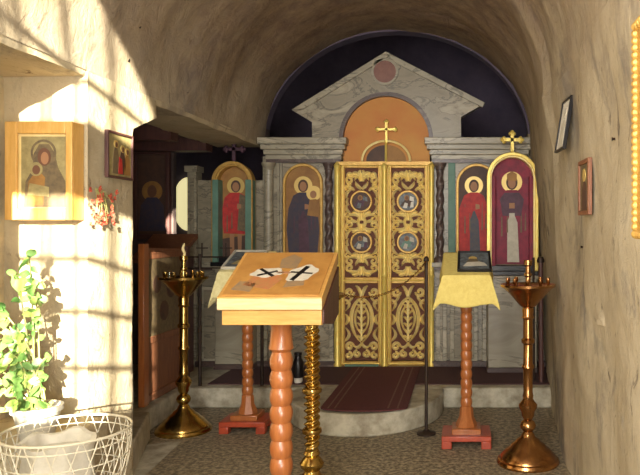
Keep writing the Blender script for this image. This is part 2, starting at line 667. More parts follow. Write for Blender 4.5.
# altar room behind the screen
mb = MB()
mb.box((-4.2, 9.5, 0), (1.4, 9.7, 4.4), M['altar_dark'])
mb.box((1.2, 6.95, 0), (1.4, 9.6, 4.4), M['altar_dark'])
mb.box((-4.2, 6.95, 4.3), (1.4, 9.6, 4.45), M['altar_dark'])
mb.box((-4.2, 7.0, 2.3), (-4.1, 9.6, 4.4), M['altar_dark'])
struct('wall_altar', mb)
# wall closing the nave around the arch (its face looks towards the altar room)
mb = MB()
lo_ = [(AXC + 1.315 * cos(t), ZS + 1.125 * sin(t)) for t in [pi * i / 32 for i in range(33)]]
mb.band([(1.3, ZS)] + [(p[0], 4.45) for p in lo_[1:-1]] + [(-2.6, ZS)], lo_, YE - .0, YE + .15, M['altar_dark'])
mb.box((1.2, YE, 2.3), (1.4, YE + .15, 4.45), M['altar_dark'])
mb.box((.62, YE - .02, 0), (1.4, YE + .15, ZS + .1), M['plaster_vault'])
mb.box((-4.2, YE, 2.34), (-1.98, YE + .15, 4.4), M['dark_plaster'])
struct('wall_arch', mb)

# chancel platform (soleas) with curved front step and side aisle platform
SZ = .17
mb = MB()
mb.box((-2.45, 5.86, 0), (.85, 9.5, SZ), M['stone_step'])
mb.prism_z([(-1.42, 5.87)] + [(-.80 + .62 * cos(t), 5.75 - .72 * sin(t)) for t in [pi - pi * i / 32 for i in range(33)]] + [(-.18, 5.87)], 0, SZ - .003, M['stone_step'])
struct('floor_chancel', mb, bevel=.012)
mb = MB()
mb.prism_z([(-2.04, 4.15), (-2.33, 5.05), (-2.36, 5.86), (-2.45, 5.86), (-2.45, 9.5), (-4.0, 9.5), (-4.0, 4.15)], 0, SZ - .001, M['stone_step'])
mb.prism_z([(-2.0, 4.2), (-2.24, 4.98), (-2.5, 4.98), (-2.5, 4.2)], 0, SZ + .03, M['stone_step'])
struct('floor_aisle', mb, bevel=.012)

# glowing oval standing in for a bright sunlit spot beyond the aisle
mb = MB()
e = P(188, 204, 9.45)
pr = arc(e.x, e.z, .20, .36, 0, 360, 32)[:-1]
mb.prism(pr, 9.44, 9.5, M['glow'])
struct('sunlit_oval', mb)

# ================================================================== ICONOSTASIS
D = 6.8
S = F / D


def q(x, y):
    """front elevation of the screen: picture measure to metres"""
    return ((x - VX) / S, H - (y - VY) / S)


def rect(mb, x0, y0, x1, y1, ya, yb, m):
    a, b = q(x0, y0), q(x1, y1)
    mb.box((a[0], ya, a[1]), (b[0], yb, b[1]), m)


ic = thing('iconostasis', 'grey veined marble altar screen with a gabled centre under the dark vault arch', 'altar screen', (q(385, 0)[0], 6.9, SZ))
IO = ic.location


def ip(name, mb, **k):
    o = mb.build(name, None, **k)
    o.parent = ic
    o.matrix_parent_inverse = Matrix.Translation(-IO)
    return o


# wall slabs behind everything
mb = MB()
zb = SZ
for x0, x1, y0 in ((197, 262, 180), (262, 338, 156), (431, 546, 156)):
    a, b = q(x0, y0), q(x1, y0)
    mb.box((a[0], 6.82, zb), (b[0], 6.93, a[1]), M['marble'])
ip('wall_slab', mb, bevel=.004)
# raised dado panels
for x0, y0, x1, y1 in ((201, 286, 232, 362), (238, 286, 268, 362), (276, 286, 334, 362), (436, 286, 447, 366), (450, 286, 478, 362), (482, 286, 538, 362)):
    mb = MB()
    rect(mb, x0, y0, x1, y1, 6.775, 6.82, M['marble2'])
    rect(mb, x0 + 4, y0 + 4, x1 - 4, y1 - 4, 6.762, 6.776, M['marble'])
    ip('dado_panel', mb, bevel=.006)
for x0, x1 in ((197, 338), (431, 546)):
    mb = MB()
    rect(mb, x0, 262, x1, 267, 6.74, 6.83, M['marble2'])
    rect(mb, x0, 267, x1, 270, 6.76, 6.83, M['marble_dark'])
    ip('sill_moulding', mb, bevel=.004)
    mb = MB()
    a, b = q(x0, 0), q(x1, 0)
    mb.box((a[0], 6.74, zb), (b[0], 6.83, zb + .055), M['marble_dark'])
    ip('skirting', mb, bevel=.004)
# pediment with arched soffit
mb = MB()
pc = q(386, 139)
ro = 47 / S
an = [180 - 180 * i / 40 for i in range(41)]
inner = [(pc[0] + ro * cos(math.radians(t)), pc[1] + ro * sin(math.radians(t))) for t in an]
shape = [(312, 139), (312, 122), (292, 110), (386, 52), (485, 103), (461, 117), (461, 139)]
sh = [q(*p) for p in shape]


def hit(c, ang, poly):
    dx, dz = cos(ang), sin(ang)
    best = None
    for i in range(len(poly) - 1):
        (x1, z1), (x2, z2) = poly[i], poly[i + 1]
        ex, ez = x2 - x1, z2 - z1
        det = dx * (-ez) + ex * dz
        if abs(det) < 1e-9: continue
        t = ((x1 - c[0]) * (-ez) + ex * (z1 - c[1])) / det
        u = (dx * (z1 - c[1]) - dz * (x1 - c[0])) / det
        if t > 0 and -1e-6 <= u <= 1 + 1e-6 and (best is None or t > best): best = t
    return (c[0] + dx * best, c[1] + dz * best)


angs = sorted(set([pi - pi * i / 60 for i in range(61)] + [atan2(p[1] - pc[1], p[0] - pc[0]) for p in sh[1:-1]]), reverse=True)
angs = [a for a in angs if 0 <= a <= pi + 1e-9]
outer = [hit(pc, a, sh) for a in angs]
inner = [(pc[0] + ro * cos(a), pc[1] + ro * sin(a)) for a in angs]
mb.band(outer, inner, 6.80, 6.92, M['marble'])
ip('pediment', mb)
# raised rake mouldings
mb = MB()
for a, b, in (((292, 110), (386, 52)), ((386, 52), (485, 103))):
    p0, p1 = Vector(q(*a)), Vector(q(*b))
    dn = (p1 - p0).normalized()
    nn = Vector((dn.y, -dn.x)) * .055
    mb.prism([tuple(p0), tuple(p1), tuple(p1 + nn), tuple(p0 + nn + dn * .1)], 6.775, 6.80, M['marble2'])
ip('raking_cornice', mb, bevel=.004)
mb = MB()
o1 = [(pc[0] + (ro + .0) * cos(a), pc[1] + (ro) * sin(a)) for a in angs]
o2 = [(pc[0] + (ro - .04) * cos(a), pc[1] + (ro - .04) * sin(a)) for a in angs]
mb.band(o1, o2, 6.79, 6.9, M['marble_dark'])
ip('arch_moulding', mb)
# tympanum
mb = MB()
r2 = ro - .035
ty = [(pc[0] + r2 * cos(a), pc[1] + r2 * sin(a)) for a in angs]
zt = q(0, 164)[1]
mb.prism(ty + [(ty[-1][0], zt), (ty[0][0], zt)], 6.85, 6.90, M['orange'])
ip('tympanum', mb)
# medallion
mb = MB()
mc = q(385, 72)
c0 = arc(mc[0], mc[1], .135, .135, 0, 360, 40)[:-1]
mb.prism(arc(mc[0], mc[1], .108, .108, 0, 360, 40)[:-1], 6.785, 6.81, M['marble_pink'])
o = arc(mc[0], mc[1], .13, .13, 0, 360, 40)
i_ = arc(mc[0], mc[1], .108, .108, 0, 360, 40)
mb.band(o, i_, 6.775, 6.81, M['marble2'])
tag(ip('medallion', mb), 'round pink marble medallion with pale rim')
# cornices
for side, (x0, x1) in (('l', (260, 348)), ('r', (425, 533))):
    mb = MB()
    for a0, a1, dy, in_ in ((138.5, 145, 0, 0), (145, 150, .03, 2), (150, 155, .055, 4.5), (155, 159.5, .075, 6)):
        rect(mb, x0 + in_, a0, x1 - in_, a1, 6.70 + dy, 6.9, M['marble2'])
    ip('cornice', mb, bevel=.005)
    mb = MB()
    rect(mb, x0 + 7, 159.5, x1 - 7, 163, 6.765, 6.9, M['marble_dark'])
    ip('frieze', mb)


# columns
def column(x, wd, m, twist=False):
    mb = MB()
    cx = q(x, 0)[0]
    r = wd / S / 2
    z0, z1 = q(0, 262)[1], q(0, 163)[1]
    y = 6.79
    mb.lathe([(r * 1.5, z0), (r * 1.5, z0 + .03), (r * 1.1, z0 + .05), (r, z0 + .06)], m, (cx, y), 20)
    if twist:
        mb.twist((cx, y), z0 + .06, z1 - .07, r * .92, r * .16, 3.0, m, 2)
    else:
        mb.lathe([(r, z0 + .06), (r, z1 - .07)], m, (cx, y), 20)
    mb.lathe([(r, z1 - .07), (r * 1.15, z1 - .06), (r * 1.1, z1 - .05), (r * 1.5, z1 - .02), (r * 1.6, z1)], m, (cx, y), 20)
    ip('column', mb)


column(269, 9, M['marble2'])
column(329, 8, M['marble_dark'], True)
column(440, 8, M['marble_dark'], True)
column(541, 6, M['marble2'])
mb = MB()
for x in (277.5, 280):
    rect(mb, x, 163, x + 2, 262, 6.795, 6.83, M['marble2'])
ip('pilaster_strip', mb)
# far-left pier of the screen
mb = MB()
rect(mb, 188, 172, 197, 380, 6.78, 6.93, M['marble2'])
rect(mb, 186, 166, 199, 172, 6.75, 6.93, M['marble2'])
rect(mb, 190.5, 178, 194.5, 262, 6.77, 6.79, M['marble'])
ip('end_pier', mb, bevel=.005)
# crosses and small gilt arches over the gate
def cross(mb, cx, z0, z1, y, m, tre=True, th=.014, wscale=1.0):
    h = z1 - z0
    wd = h * .42 * wscale
    zc = z0 + h * .64
    t = th
    mb.box((cx - t, y - t, z0), (cx + t, y + t, z1), m)
    mb.box((cx - wd, y - t, zc - t), (cx + wd, y + t, zc + t), m)
    if tre:
        for px, pz in ((cx, z1), (cx - wd, zc), (cx + wd, zc)):
            for ddx, ddz in ((0, 0), (t * 1.2, 0), (-t * 1.2, 0), (0, t * 1.2), (0, -t * 1.2)):
                mb.ball((px + ddx, y, pz + ddz), t * 1.15, m, 1, 8)


# ================================================================== ALTAR GATE (two leaves)
def spiral(cx, cz, r0, r1, a0, a1, n=18):
    out = []
    for i in range(n + 1):
        t = i / n
        a = math.radians(a0 + (a1 - a0) * t)
        r = r0 + (r1 - r0) * t
        out.append((cx + r * cos(a), cz + r * sin(a)))
    return out


def bez(p0, p1, p2, p3, n=12):
    out = []
    for i in range(n + 1):
        t = i / n
        s = 1 - t
        out.append(tuple(s ** 3 * p0[k] + 3 * s * s * t * p1[k] + 3 * s * t * t * p2[k] + t ** 3 * p3[k] for k in (0, 1)))
    return out


LW, LH = .415, 1.97


def gate_leaf(name, label, loc, mirror, pics):
    t = thing(name, label, 'gate leaf', loc)
    # local: x -LW/2..LW/2, z 0..LH, front at y=0
    a, h = LW / 2, LH
    mb = MB()
    mb.box((-a + .04, .012, .05), (a - .04, .03, h - .03), M['gate_back'])
    mb.build('backing_panel', t)
    mb = MB()
    fw = .048
    G = M['gold_dull']
    mb.box((-a, -.01, 0), (-a + fw, .035, h), G)
    mb.box((a - fw, -.01, 0), (a, .035, h), G)
    for z0, z1 in ((0, .045), (.80, .86), (h - .05, h)):
        mb.box((-a + fw, -.008, z0), (a - fw, .035, z1), G)
    mb.build('frame', t, bevel=.006)
    mb = MB()
    for sx in (-1, 1):
        mb.tube([(sx * (a - fw / 2) , -.012, .02), (sx * (a - fw / 2), -.012, h - .02)], .009, M['gold_pale'], 10)
    for z in (.83, h - .025, .022):
        mb.tube([(-a + .03, -.010, z), (a - .03, -.010, z)], .008, M['gold_pale'], 8)
    mb.build('moulding', t)
    # openwork carving
    halves = {-1: MB(), 1: MB()}
    mb = MB()
    G = M['gold']
    y, hh = .011, .026

    def both(pts, wd):
        for sx in (-1, 1):
            halves[sx].carve([(sx * (p[0] + .001), p[1]) for p in pts], wd, y, hh, G)
    zc = [1.595, 1.20]
    # fans above and below each roundel
    def fan(z0, up, k=1.0):
        for ang, ln in ((12, .085), (42, .11), (70, .13)):
            r = math.radians(ang)
            p0 = (.012, z0)
            p3 = (min(.145, ln * sin(r) * 1.25 * k), z0 + up * ln * cos(r))
            p1 = (.015, z0 + up * ln * .6)
            p2 = (p3[0] * .6, p3[1] + up * .02)
            both(bez(p0, p1, p2, p3), .014)
        both(spiral(.115, z0 + up * .015, .038, .008, 90 * up, 90 * up - 400 * up), .011)
    fan(1.79, 1, 1)
    both(bez((.0, 1.715), (.03, 1.74), (.05, 1.75), (.06, 1.79), 8), .013)
    both(bez((.07, 1.70), (.09, 1.73), (.12, 1.74), (.15, 1.72), 8), .012)
    both(bez((.10, 1.75), (.12, 1.77), (.14, 1.77), (.155, 1.80), 8), .011)
    both(bez((.0, 1.33), (.045, 1.37), (.045, 1.42), (.0, 1.46), 10), .012)
    both(bez((.05, 1.395), (.08, 1.41), (.11, 1.41), (.15, 1.395), 8), .013)
    both(bez((.125, 1.56), (.15, 1.58), (.15, 1.61), (.125, 1.63), 8), .010)
    both(bez((.125, 1.165), (.15, 1.185), (.15, 1.215), (.125, 1.235), 8), .010)
    both(bez((.0, 1.05), (.03, 1.02), (.05, 1.01), (.06, .97), 8), .012)
    for z in (1.395,):
        fan(z + .015, 1)
        fan(z - .015, -1)
    fan(1.0, 1)
    fan(.965, -1)
    for z in zc:
        for up in (-1, 1):
            both(bez((.148, z + up * .03), (.158, z + up * .08), (.13, z + up * .11), (.085, z + up * .125)), .012)
            both(spiral(.140, z + up * .135, .026, .006, -90 * up, 260 * up), .010)
    both(spiral(.11, 1.855, .034, .008, 200, 560), .012)
    both(bez((.01, 1.90), (.03, 1.86), (.05, 1.84), (.07, 1.80)), .012)
    both(bez((.01, .90), (.06, .92), (.09, .90), (.15, .93)), .013)
    # lower panel: mandorla, central baluster, volutes
    both(bez((.0, .66), (.135, .58), (.135, .34), (.0, .22), 20), .014)
    both(bez((.0, .60), (.085, .53), (.085, .39), (.0, .30), 16), .009)
    for z in (.26, .32, .38, .44, .50, .56, .61):
        both(bez((.008, z), (.02, z + .02), (.03, z + .03), (.045, z + .035), 6), .009)
    both(spiral(.115, .715, .045, .01, 180, 620), .013)
    both(bez((.0, .66), (.01, .72), (.03, .77), (.06, .775)), .013)
    both(bez((.16, .64), (.12, .62), (.10, .60), (.155, .53)), .012)
    both(bez((.16, .24), (.12, .28), (.10, .30), (.155, .37)), .012)
    both(bez((.155, .40), (.125, .43), (.125, .47), (.155, .50)), .012)
    both(bez((.15, .60), (.07, .66), (.08, .70), (.155, .67)), .010)
    both(spiral(.115, .185, .04, .01, 180, -260), .013)
    both(spiral(.04, .115, .036, .008, 90, -330), .012)
    both(spiral(.125, .10, .034, .008, 90, 510), .012)
    both(bez((.0, .22), (.02, .17), (.05, .16), (.08, .20)), .012)
    mb.tube([(0, .0, .24), (0, -.004, .62)], .012, G, 8)
    for z in (.26, .34, .44, .54, .62, .68):
        mb.ball((0, -.002, z), .018, G, 1, 10)
    mb.build('baluster', t)
    for sx in (-1, 1):
        halves[sx].build('openwork_carving', t)
    for z, kind in zip(zc, pics):
        mb = MB()
        o = arc(0, z, .108, .108, 0, 360, 36)
        i_ = arc(0, z, .088, .088, 0, 360, 36)
        mb.band(o, i_, -.024, .012, M['gold_dull'])
        rr = mb.build('roundel_frame', t, bevel=.004)
        mb = MB()
        mb.prism(arc(0, z, .09, .09, 0, 360, 36)[:-1], -.006, .01, M[kind[0]])
        mb.prism([(-.075, z - .045), (.07, z - .05), (.045, z - .005), (.02, z + .02), (-.03, z + .015), (-.06, z - .02)], -.009, -.006, M[kind[1]])
        mb.prism(arc(-.012, z + .036, .024, .026, 0, 360, 16)[:-1], -.0100, -.006, M['ochre'])
        mb.prism(arc(-.012, z + .034, .014, .018, 0, 360, 12)[:-1], -.0115, -.006, M['skin_d'])
        mb.prism([(.015, z + .01), (.06, z + .0), (.055, z + .04), (.02, z + .055)], -.0105, -.006, M[kind[2]])
        mb.prism([(-.05, z - .06), (-.01, z - .065), (.0, z - .02), (-.03, z - .01)], -.011, -.006, M[kind[2]])
        mb.prism([(.02, z - .06), (.055, z - .055), (.055, z + .0), (.03, z - .005)], -.011, -.006, M[kind[3]])
        mb.build('roundel_painting', rr)
    return t


zg = SZ + .002
gate_leaf('gate_leaf', 'left gilded openwork leaf of the royal gate with two round paintings', (q(361.5, 0)[0], 6.80, zg), False,
          [('brownish', 'purple', 'greyblue', 'brownish'), ('brownish', 'greyblue', 'offwhite', 'purple')])
gate_leaf('gate_leaf', 'right gilded openwork leaf of the royal gate with white patches in its round paintings', (q(408, 0)[0], 6.80, zg), True,
          [('greyblue', 'brownish', 'white', 'white'), ('greyblue', 'teal', 'offwhite', 'greyblue')])
# gilt posts and gate head belong to the screen
for x in (336.5, 384.8, 431.5):
    mb = MB()
    cx = q(x + (1.5 if x < 340 else 0), 0)[0]
    r = .03 if x < 340 else .026
    z1 = q(0, 165)[1]
    mb.lathe([(r * 1.3, SZ), (r * 1.3, SZ + .03), (r, SZ + .05), (r, SZ + .86), (r * 1.3, SZ + .875), (r, SZ + .89), (r, z1 - .03), (r * 1.3, z1 - .01), (r * .8, z1 + .01), (r * .3, z1 + .03)], M['gold_pale'], (cx, 6.765), 18)
    tag(ip('gate_post', mb), 'slim round gilt post of the gate')
mb = MB()
rect(mb, 338, 162, 432, 165.5, 6.75, 6.86, M['gold_dull'])
for cx, s in ((386, -1), (386, 1)):
    pts = [q(386 + s * (1 + 23 * sin(math.radians(a))), 161 - 20 * cos(math.radians(a))) for a in range(0, 91, 9)]
    mb.tube([(p[0], 6.80, p[1]) for p in pts], .012, M['gold'], 8)
    pts = [q(386 + s * (1 + 19 * sin(math.radians(a))), 161 - 16 * cos(math.radians(a))) for a in range(0, 91, 9)]
    b0 = q(386 + s, 162)
    mb.prism([b0] + [tuple(p) for p in pts], 6.81, 6.84, M['brownish' if s < 0 else 'ochre'])
mb.tube([(q(386, 0)[0], 6.79, q(0, 163)[1]), (q(386, 0)[0], 6.79, q(0, 141)[1])], .012, M['gold_pale'], 8)
tag(ip('gate_head', mb), 'gilt rail with two small quarter arches')
mb = MB()
cross(mb, q(386.5, 0)[0], q(0, 143)[1], q(0, 122)[1], 6.79, M['gold_pale'], True, .011)
tag(ip('cross', mb), 'small gilt cross above the gate')
mb = MB()
rect(mb, 346, 363.5, 379, 367, 6.74, 6.765, M['teal'])
tag(ip('threshold_strip', mb), 'teal strip under the left gate leaf')


# ================================================================== painted icons
def arch_poly(wd, h, n=20, ins=0.0):
    a = wd / 2 - ins
    zs = h - wd / 2
    return [(-a, ins)] + [(a, ins)] + [(a * cos(pi * i / n), zs + a * sin(pi * i / n)) for i in range(n + 1)]


def arch_line(wd, h, ins=0.0, n=24):
    a = wd / 2 - ins
    zs = h - wd / 2
    return [(a, 0)] + [(a * cos(pi * i / n), zs + a * sin(pi * i / n)) for i in range(n + 1)] + [(-a, 0)]


def saint(mb, h, y, robe, under, w_=.30, mother=False, bishop=False, legs=False, halo=True, cx=0.0, z0=0.0):
    """flat painted standing figure of height h, layered paint"""
    def pr(pts, k, m):
        mb.prism([(cx + p[0] * h, z0 + p[1] * h) for p in pts], y - .0012 * k, y, m)
    hz = .885
    if halo:
        mb.prism(arc(cx, z0 + hz * h,   .112 * h, .112 * h, 0, 360, 28)[:-1], y - .0012, y, M['halo'])
    if legs:
        pr([(-.07, 0), (-.02, 0), (-.02, .32), (-.08, .32)], 1, M['skin'])
        pr([(.03, 0), (.07, 0), (.08, .32), (.02, .32)], 1, M['skin'])
        pr([(-.15, .28), (.14, .27), (.17, .55), (.12, .76), (.05, .80), (-.07, .80), (-.14, .74), (-.19, .5)], 2, M[robe])
        pr([(.02, .32), (.15, .30), (.18, .52), (.13, .75), (.05, .79)], 3, M[under])
    else:
        pr([(-.17, 0), (.17, 0), (.20, .35), (.17, .62), (.12, .76), (.05, .80), (-.05, .80), (-.12, .76), (-.18, .60), (-.20, .35)], 2, M[robe])
        pr([(-.05, .02), (.08, .02), (.06, .45), (.0, .60), (-.05, .45)], 3, M[under])
    # fold lines of the robe
    for fx, fz0, fz1 in ((-.11, .30, .66), (-.05, .34, .58), (.10, .34, .68), (.145, .36, .55)):
        pr([(fx - .008, fz0), (fx + .010, fz0), (fx + .004, fz1), (fx - .002, fz1)], 3.4, M['olive_d' if robe != 'navy' else 'purple'])
    # arms crossing to the chest
    pr([(-.18, .58), (-.13, .50), (.05, .60), (.03, .65), (-.10, .60), (-.14, .68)], 4, M[robe])
    pr([(.02, .59), (.07, .60), (.07, .65), (.02, .66)], 5, M['skin'])
    mb.prism(arc(cx, z0 + (hz - .005) * h, .062 * h, .078 * h, 0, 360, 20)[:-1], y - .0030, y, M['brownish'])
    mb.prism(arc(cx, z0 + (hz - .012) * h, .042 * h, .058 * h, 0, 360, 20)[:-1], y - .0042, y, M['skin'])
    if mother:
        mb.prism(arc(cx + .13 * h, z0 + .79 * h, .09 * h, .09 * h, 0, 360, 24)[:-1], y - .0054, y, M['halo'])
        pr([(.05, .52), (.19, .50), (.20, .66), (.16, .72), (.08, .71)], 6, M['ochre'])
        mb.prism(arc(cx + .125 * h, z0 + .775 * h, .04 * h, .048 * h, 0, 360, 16)[:-1], y - .0084, y, M['skin'])
    if bishop:
        pr([(-.05, .90), (.05, .90), (.055, .97), (.0, 1.0), (-.055, .97)], 7, M['ochre'])
        pr([(-.035, .05), (.035, .05), (.03, .55), (-.03, .55)], 6, M['offwhite'])
        pr([(-.10, .52), (.10, .52), (.13, .70), (.08, .77), (-.08, .77), (-.13, .70)], 5.5, M['purple'])
        pr([(-.03, .60), (.03, .60), (.03, .66), (-.03, .66)], 6.5, M['skin'])


# inner icons, set in the screen
def inner_icon(x0, x1, y0, y1, label, ground, fig, side=None):
    a, b = q(x0, y1), q(x1, y0)
    wd, h = b[0] - a[0], b[1] - a[1]
    t = thing('icon', label, 'icon', ((a[0] + b[0]) / 2, 6.819, a[1]))
    mb = MB()
    mb.prism(arch_poly(wd, h, 20, .012), -.012, 0, M[ground])
    fig(mb, h, wd)
    mb.build('painting', t, smooth=False)
    mb = MB()
    mb.band(arch_line(wd, h), arch_line(wd, h, .028), -.035, 0, M['gold_dull'])
    mb.box((-wd / 2, -.035, 0), (wd / 2, 0, .025), M['gold_dull'])
    mb.build('frame', t, bevel=.006)
    if side:
        mb = MB()
        mb.box((-wd / 2 - .075, -.03, 0), (-wd / 2 - .008, 0, h + .02), M[side])
        tag(mb.build('side_panel', t, bevel=.005), 'teal painted side panel')
    return t


inner_icon(283, 323, 163.5, 261, 'arched icon of a dark-robed mother with child, left of the gate', 'ochre',
           lambda mb, h, wd: saint(mb, h * .84, -.012, 'navy', 'purple', mother=True, z0=.03))
inner_icon(456, 498, 163.5, 261, 'half-hidden arched icon of a saint in red over blue, right of the gate', 'brownish',
           lambda mb, h, wd: saint(mb, h * .84, -.012, 'red', 'rug_blue', cx=-.03, z0=.03), 'teal')

# outer icons: free-standing arched cases
def outer_icon(name, label, X, Y, z0, wd, h, frame, ground, inner, fig, crossmat, deep=.12):
    t = thing(name, label, 'icon', (X, Y, z0))
    mb = MB()
    mb.band(arch_line(wd, h), arch_line(wd, h, .035), -.01, deep, M[frame])
    mb.band(arch_line(wd, h, -.012), arch_line(wd, h, .022), -.03, -.008, M['gold_pale' if frame == 'gold' else 'gold_dull'])
    mb.build('frame', t, bevel=.005)
    mb = MB()
    for s in (-1, 1):
        mb.box((s * (wd / 2 + (.002 if inner == 'teal' else -.036)), -.034 if inner == 'teal' else .0, 0), (s * (wd / 2 - (.056 if inner == 'teal' else .07)), deep - .02, h - wd / 2 + .02), M[inner])
    tag(mb.build('inner_jamb', t, bevel=.004), 'coloured inner side of the case')
    mb = MB()
    mb.prism(arch_poly(wd, h, 20, .03), deep - .03, deep - .01, M[ground])
    fig(mb, h, wd, deep - .03)
    mb.build('painting', t, smooth=False)
    mb = MB()
    mb.box((-wd / 2 - .02, -.035, -.04), (wd / 2 + .02, deep, .0), M['black'])
    mb.box((-wd / 2 + .03, -.015, 0), (wd / 2 - .03, deep - .03, .05), M['black'])
    mb.build('base', t, bevel=.004)
    mb = MB()
    mb.tube([(0, .04, h), (0, .04, h + .05)], .016, M[crossmat], 8)
    cross(mb, 0, h + .03, h + .19, .04, M[crossmat], True, .015, 1.15)
    mb.build('cross', t)
    return t


def fig_right(mb, h, wd, y):
    a = wd / 2 - .07
    mb.prism([(-a, .05), (a, .05), (a * .5, .12), (.06, .34), (-.06, .34), (-a * .5, .12)], y - .0006, y, M['olive_d'])
    saint(mb, h * .80, y - .0008, 'crimson', 'offwhite', bishop=True, z0=.06)


def fig_left(mb, h, wd, y):
    mb.prism([(-.13, .03), (.13, .03), (.13, .26), (-.13, .22)], y - .0006, y, M['brownish'])
    saint(mb, h * .80, y - .0008, 'red', 'olive_d', legs=True, z0=.06)


X0, X1 = (213.5 - VX) / F * 6.66, (252 - VX) / F * 6.66
outer_icon('icon', 'arched icon of a red-robed figure with green case sides, outermost left', (X0 + X1) / 2, 6.66, H - (262 - VY) / F * 6.66, X1 - X0,
           .945, 'gold_dull', 'ochre', 'teal', fig_left, 'purple')
X0, X1 = (488 - VX) / F * 6.5, (537 - VX) / F * 6.5
outer_icon('icon', 'tall gold-framed arched icon of a saint on crimson beside the right wall', (X0 + X1) / 2, 6.5, H - (271 - VY) / F * 6.5, X1 - X0,
           1.09, 'gold', 'crimson', 'crimson', fig_right, 'gold_pale')
# marble pedestals that carry them
for (xa, xb, y, z, lab) in ((213, 253, 6.6, H - (262 - VY) / F * 6.66 - .04, 'marble pedestal under the icon of the red-robed figure'),
                            (487, 538, 6.44, H - (271 - VY) / F * 6.5 - .04, 'marble pedestal under the tall crimson icon by the right wall')):
    a, b = (xa - VX) / F * y, (xb - VX) / F * y
    t = thing('pedestal', lab, 'pedestal', ((a + b) / 2, y, SZ))
    hw = (b - a) / 2
    mb = MB()
    mb.box((-hw + .01, .02, .05), (hw - .01, 6.755 - y, z - SZ - .03), M['marble2'])
    mb.build('shaft', t, bevel=.005)
    mb = MB()
    mb.box((-hw - .01, .0, z - SZ - .03), (hw + .01, 6.735 - y, z - SZ), M['marble'])
    mb.build('cap', t, bevel=.005)
    mb = MB()
    mb.box((-hw, .005, 0), (hw, 6.735 - y, .05), M['marble_dark'])
    mb.build('plinth', t, bevel=.005)

# ================================================================== carpets
mb = MB()
mb.box((-2.2, 5.98, SZ), (.78, 6.72, SZ + .008), M['carpet_dark'])
tag(mb.build('carpet', origin=(-.7, 6.3, SZ)), 'long dark carpet across the chancel platform in front of the marble screen', 'carpet')
mb = MB()
n = 14
def runner_x(y, s):
    return -.745 + s * .32
pts = [(-.745 - .32, 6.68), (-.745 + .32, 6.68), (-.745 + .32, 5.16)] + [(-.745 + .32 * cos(t) , 5.16 - .10 * sin(t)) for t in [pi * i / 12 for i in range(1, 12)]] + [(-.745 - .32, 5.16)]
mb.prism_z(pts, SZ + .0085, SZ + .0165, M['carpet'])
for sx in (-.26, -.21, .18, .25):
    mb.box((-.745 + sx - .006, 5.13, SZ + .0162), (-.745 + sx + .006, 6.68, SZ + .018), M['stripe'])
tag(mb.build('carpet_runner', origin=(-.745, 5.9, SZ)), 'maroon striped runner leading over the curved step to the golden gate', 'carpet')


# ================================================================== candle stands
def candle_stand(name, label, loc, style=0, candles=(), metal='brass'):
    t = thing(name, label, 'candle stand', loc)
    B = M[metal]
    mb = MB()
    mb.lathe([(.200, 0), (.203, .012), (.195, .028), (.182, .034), (.176, .05), (.150, .075), (.143, .085), (.115, .105), (.108, .118), (.080, .138), (.072, .150), (.048, .165), (.040, .185)], B, seg=48)
    mb.build('base', t)
    mb = MB()
    if style == 1:
        mb.lathe([(.040, .183), (.062, .205), (.066, .225), (.05, .25), (.036, .262), (.046, .275), (.038, .29)], B)
        mb.twist((0, 0), .288, .98, .036, .009, 9.5, B, 2, 24, 260)
        for z in (.40, .62):
            mb.lathe([(.038, z - .02), (.052, z - .01), (.054, z), (.052, z + .01), (.038, z + .02)], B)
        mb.lathe([(.038, .975), (.05, .985), (.04, 1.0)], B)
    else:
        mb.lathe([(.040, .183), (.030, .20), (.048, .222), (.052, .24), (.042, .262), (.026, .275), (.040, .30), (.044, .33), (.058, .352), (.060, .372), (.044, .392), (.032, .41),
                  (.036, .43), (.030, .45), (.032, .60), (.040, .61), (.040, .622), (.031, .635), (.030, .76), (.042, .77), (.044, .79), (.032, .80), (.031, .92), (.042, .93), (.034, .945), (.038, .985), (.03, 1.0)], B)
    mb.build('stem', t)
    mb = MB()
    mb.lathe([(.034, .995), (.055, 1.01), (.085, 1.045), (.12, 1.085), (.158, 1.12), (.176, 1.13), (.178, 1.145), (.170, 1.142), (.12, 1.13), (.02, 1.128)], B, seg=40)
    mb.build('drip_plate', t)
    for k in range(10):
        a = 2 * pi * k / 10 + .2
        mb = MB()
        mb.lathe([(.009, 1.128), (.009, 1.155), (.013, 1.16), (.013, 1.185), (.008, 1.185)], B, (.135 * cos(a), .135 * sin(a)), 10)
        mb.build('candle_socket', t)
    mb = MB()
    mb.lathe([(.03, 1.125), (.018, 1.145), (.016, 1.19), (.026, 1.20), (.026, 1.215), (.016, 1.22), (.016, 1.26), (.028, 1.27), (.028, 1.30), (.01, 1.302)], B, seg=16)
    mb.build('centre_cup', t)
    return t


candle_stand('candle_stand', 'brass candle stand with round base at the foot of the left platform', (-2.09, 5.2, 0), 0, metal='brass_y')
candle_stand('candle_stand', 'brass candle stand beside the peeling right wall', (.405, 4.5, 0), 0, metal='brass')
candle_stand('candle_stand', 'spiral-stemmed brass candle stand right behind the wooden lectern', (-.835, 3.82, 0), 1, metal='brass_y')

mb = MB()
mb.tube([(-2.09 + .006 * sin(i), 5.2, 1.30 + .012 * i) for i in range(9)], [.010, .010, .011, .010, .011, .010, .009, .007, .003], M['wax'], 8)
tag(mb.build('candle', origin=(-2.09, 5.2, 1.30)), 'short cream candle in the middle of the left brass candle stand', 'candle')
mb = MB()
mb.lathe([(.016, 1.141), (.022, 1.15), (.024, 1.185), (.021, 1.185), (.018, 1.152), (.002, 1.15)], M['glass'], (-2.09 - .075, 5.13), 14)
tag(mb.build('glass_cup', origin=(-2.165, 5.13, 1.141)), 'small clear glass on the plate of the left brass candle stand', 'glass')


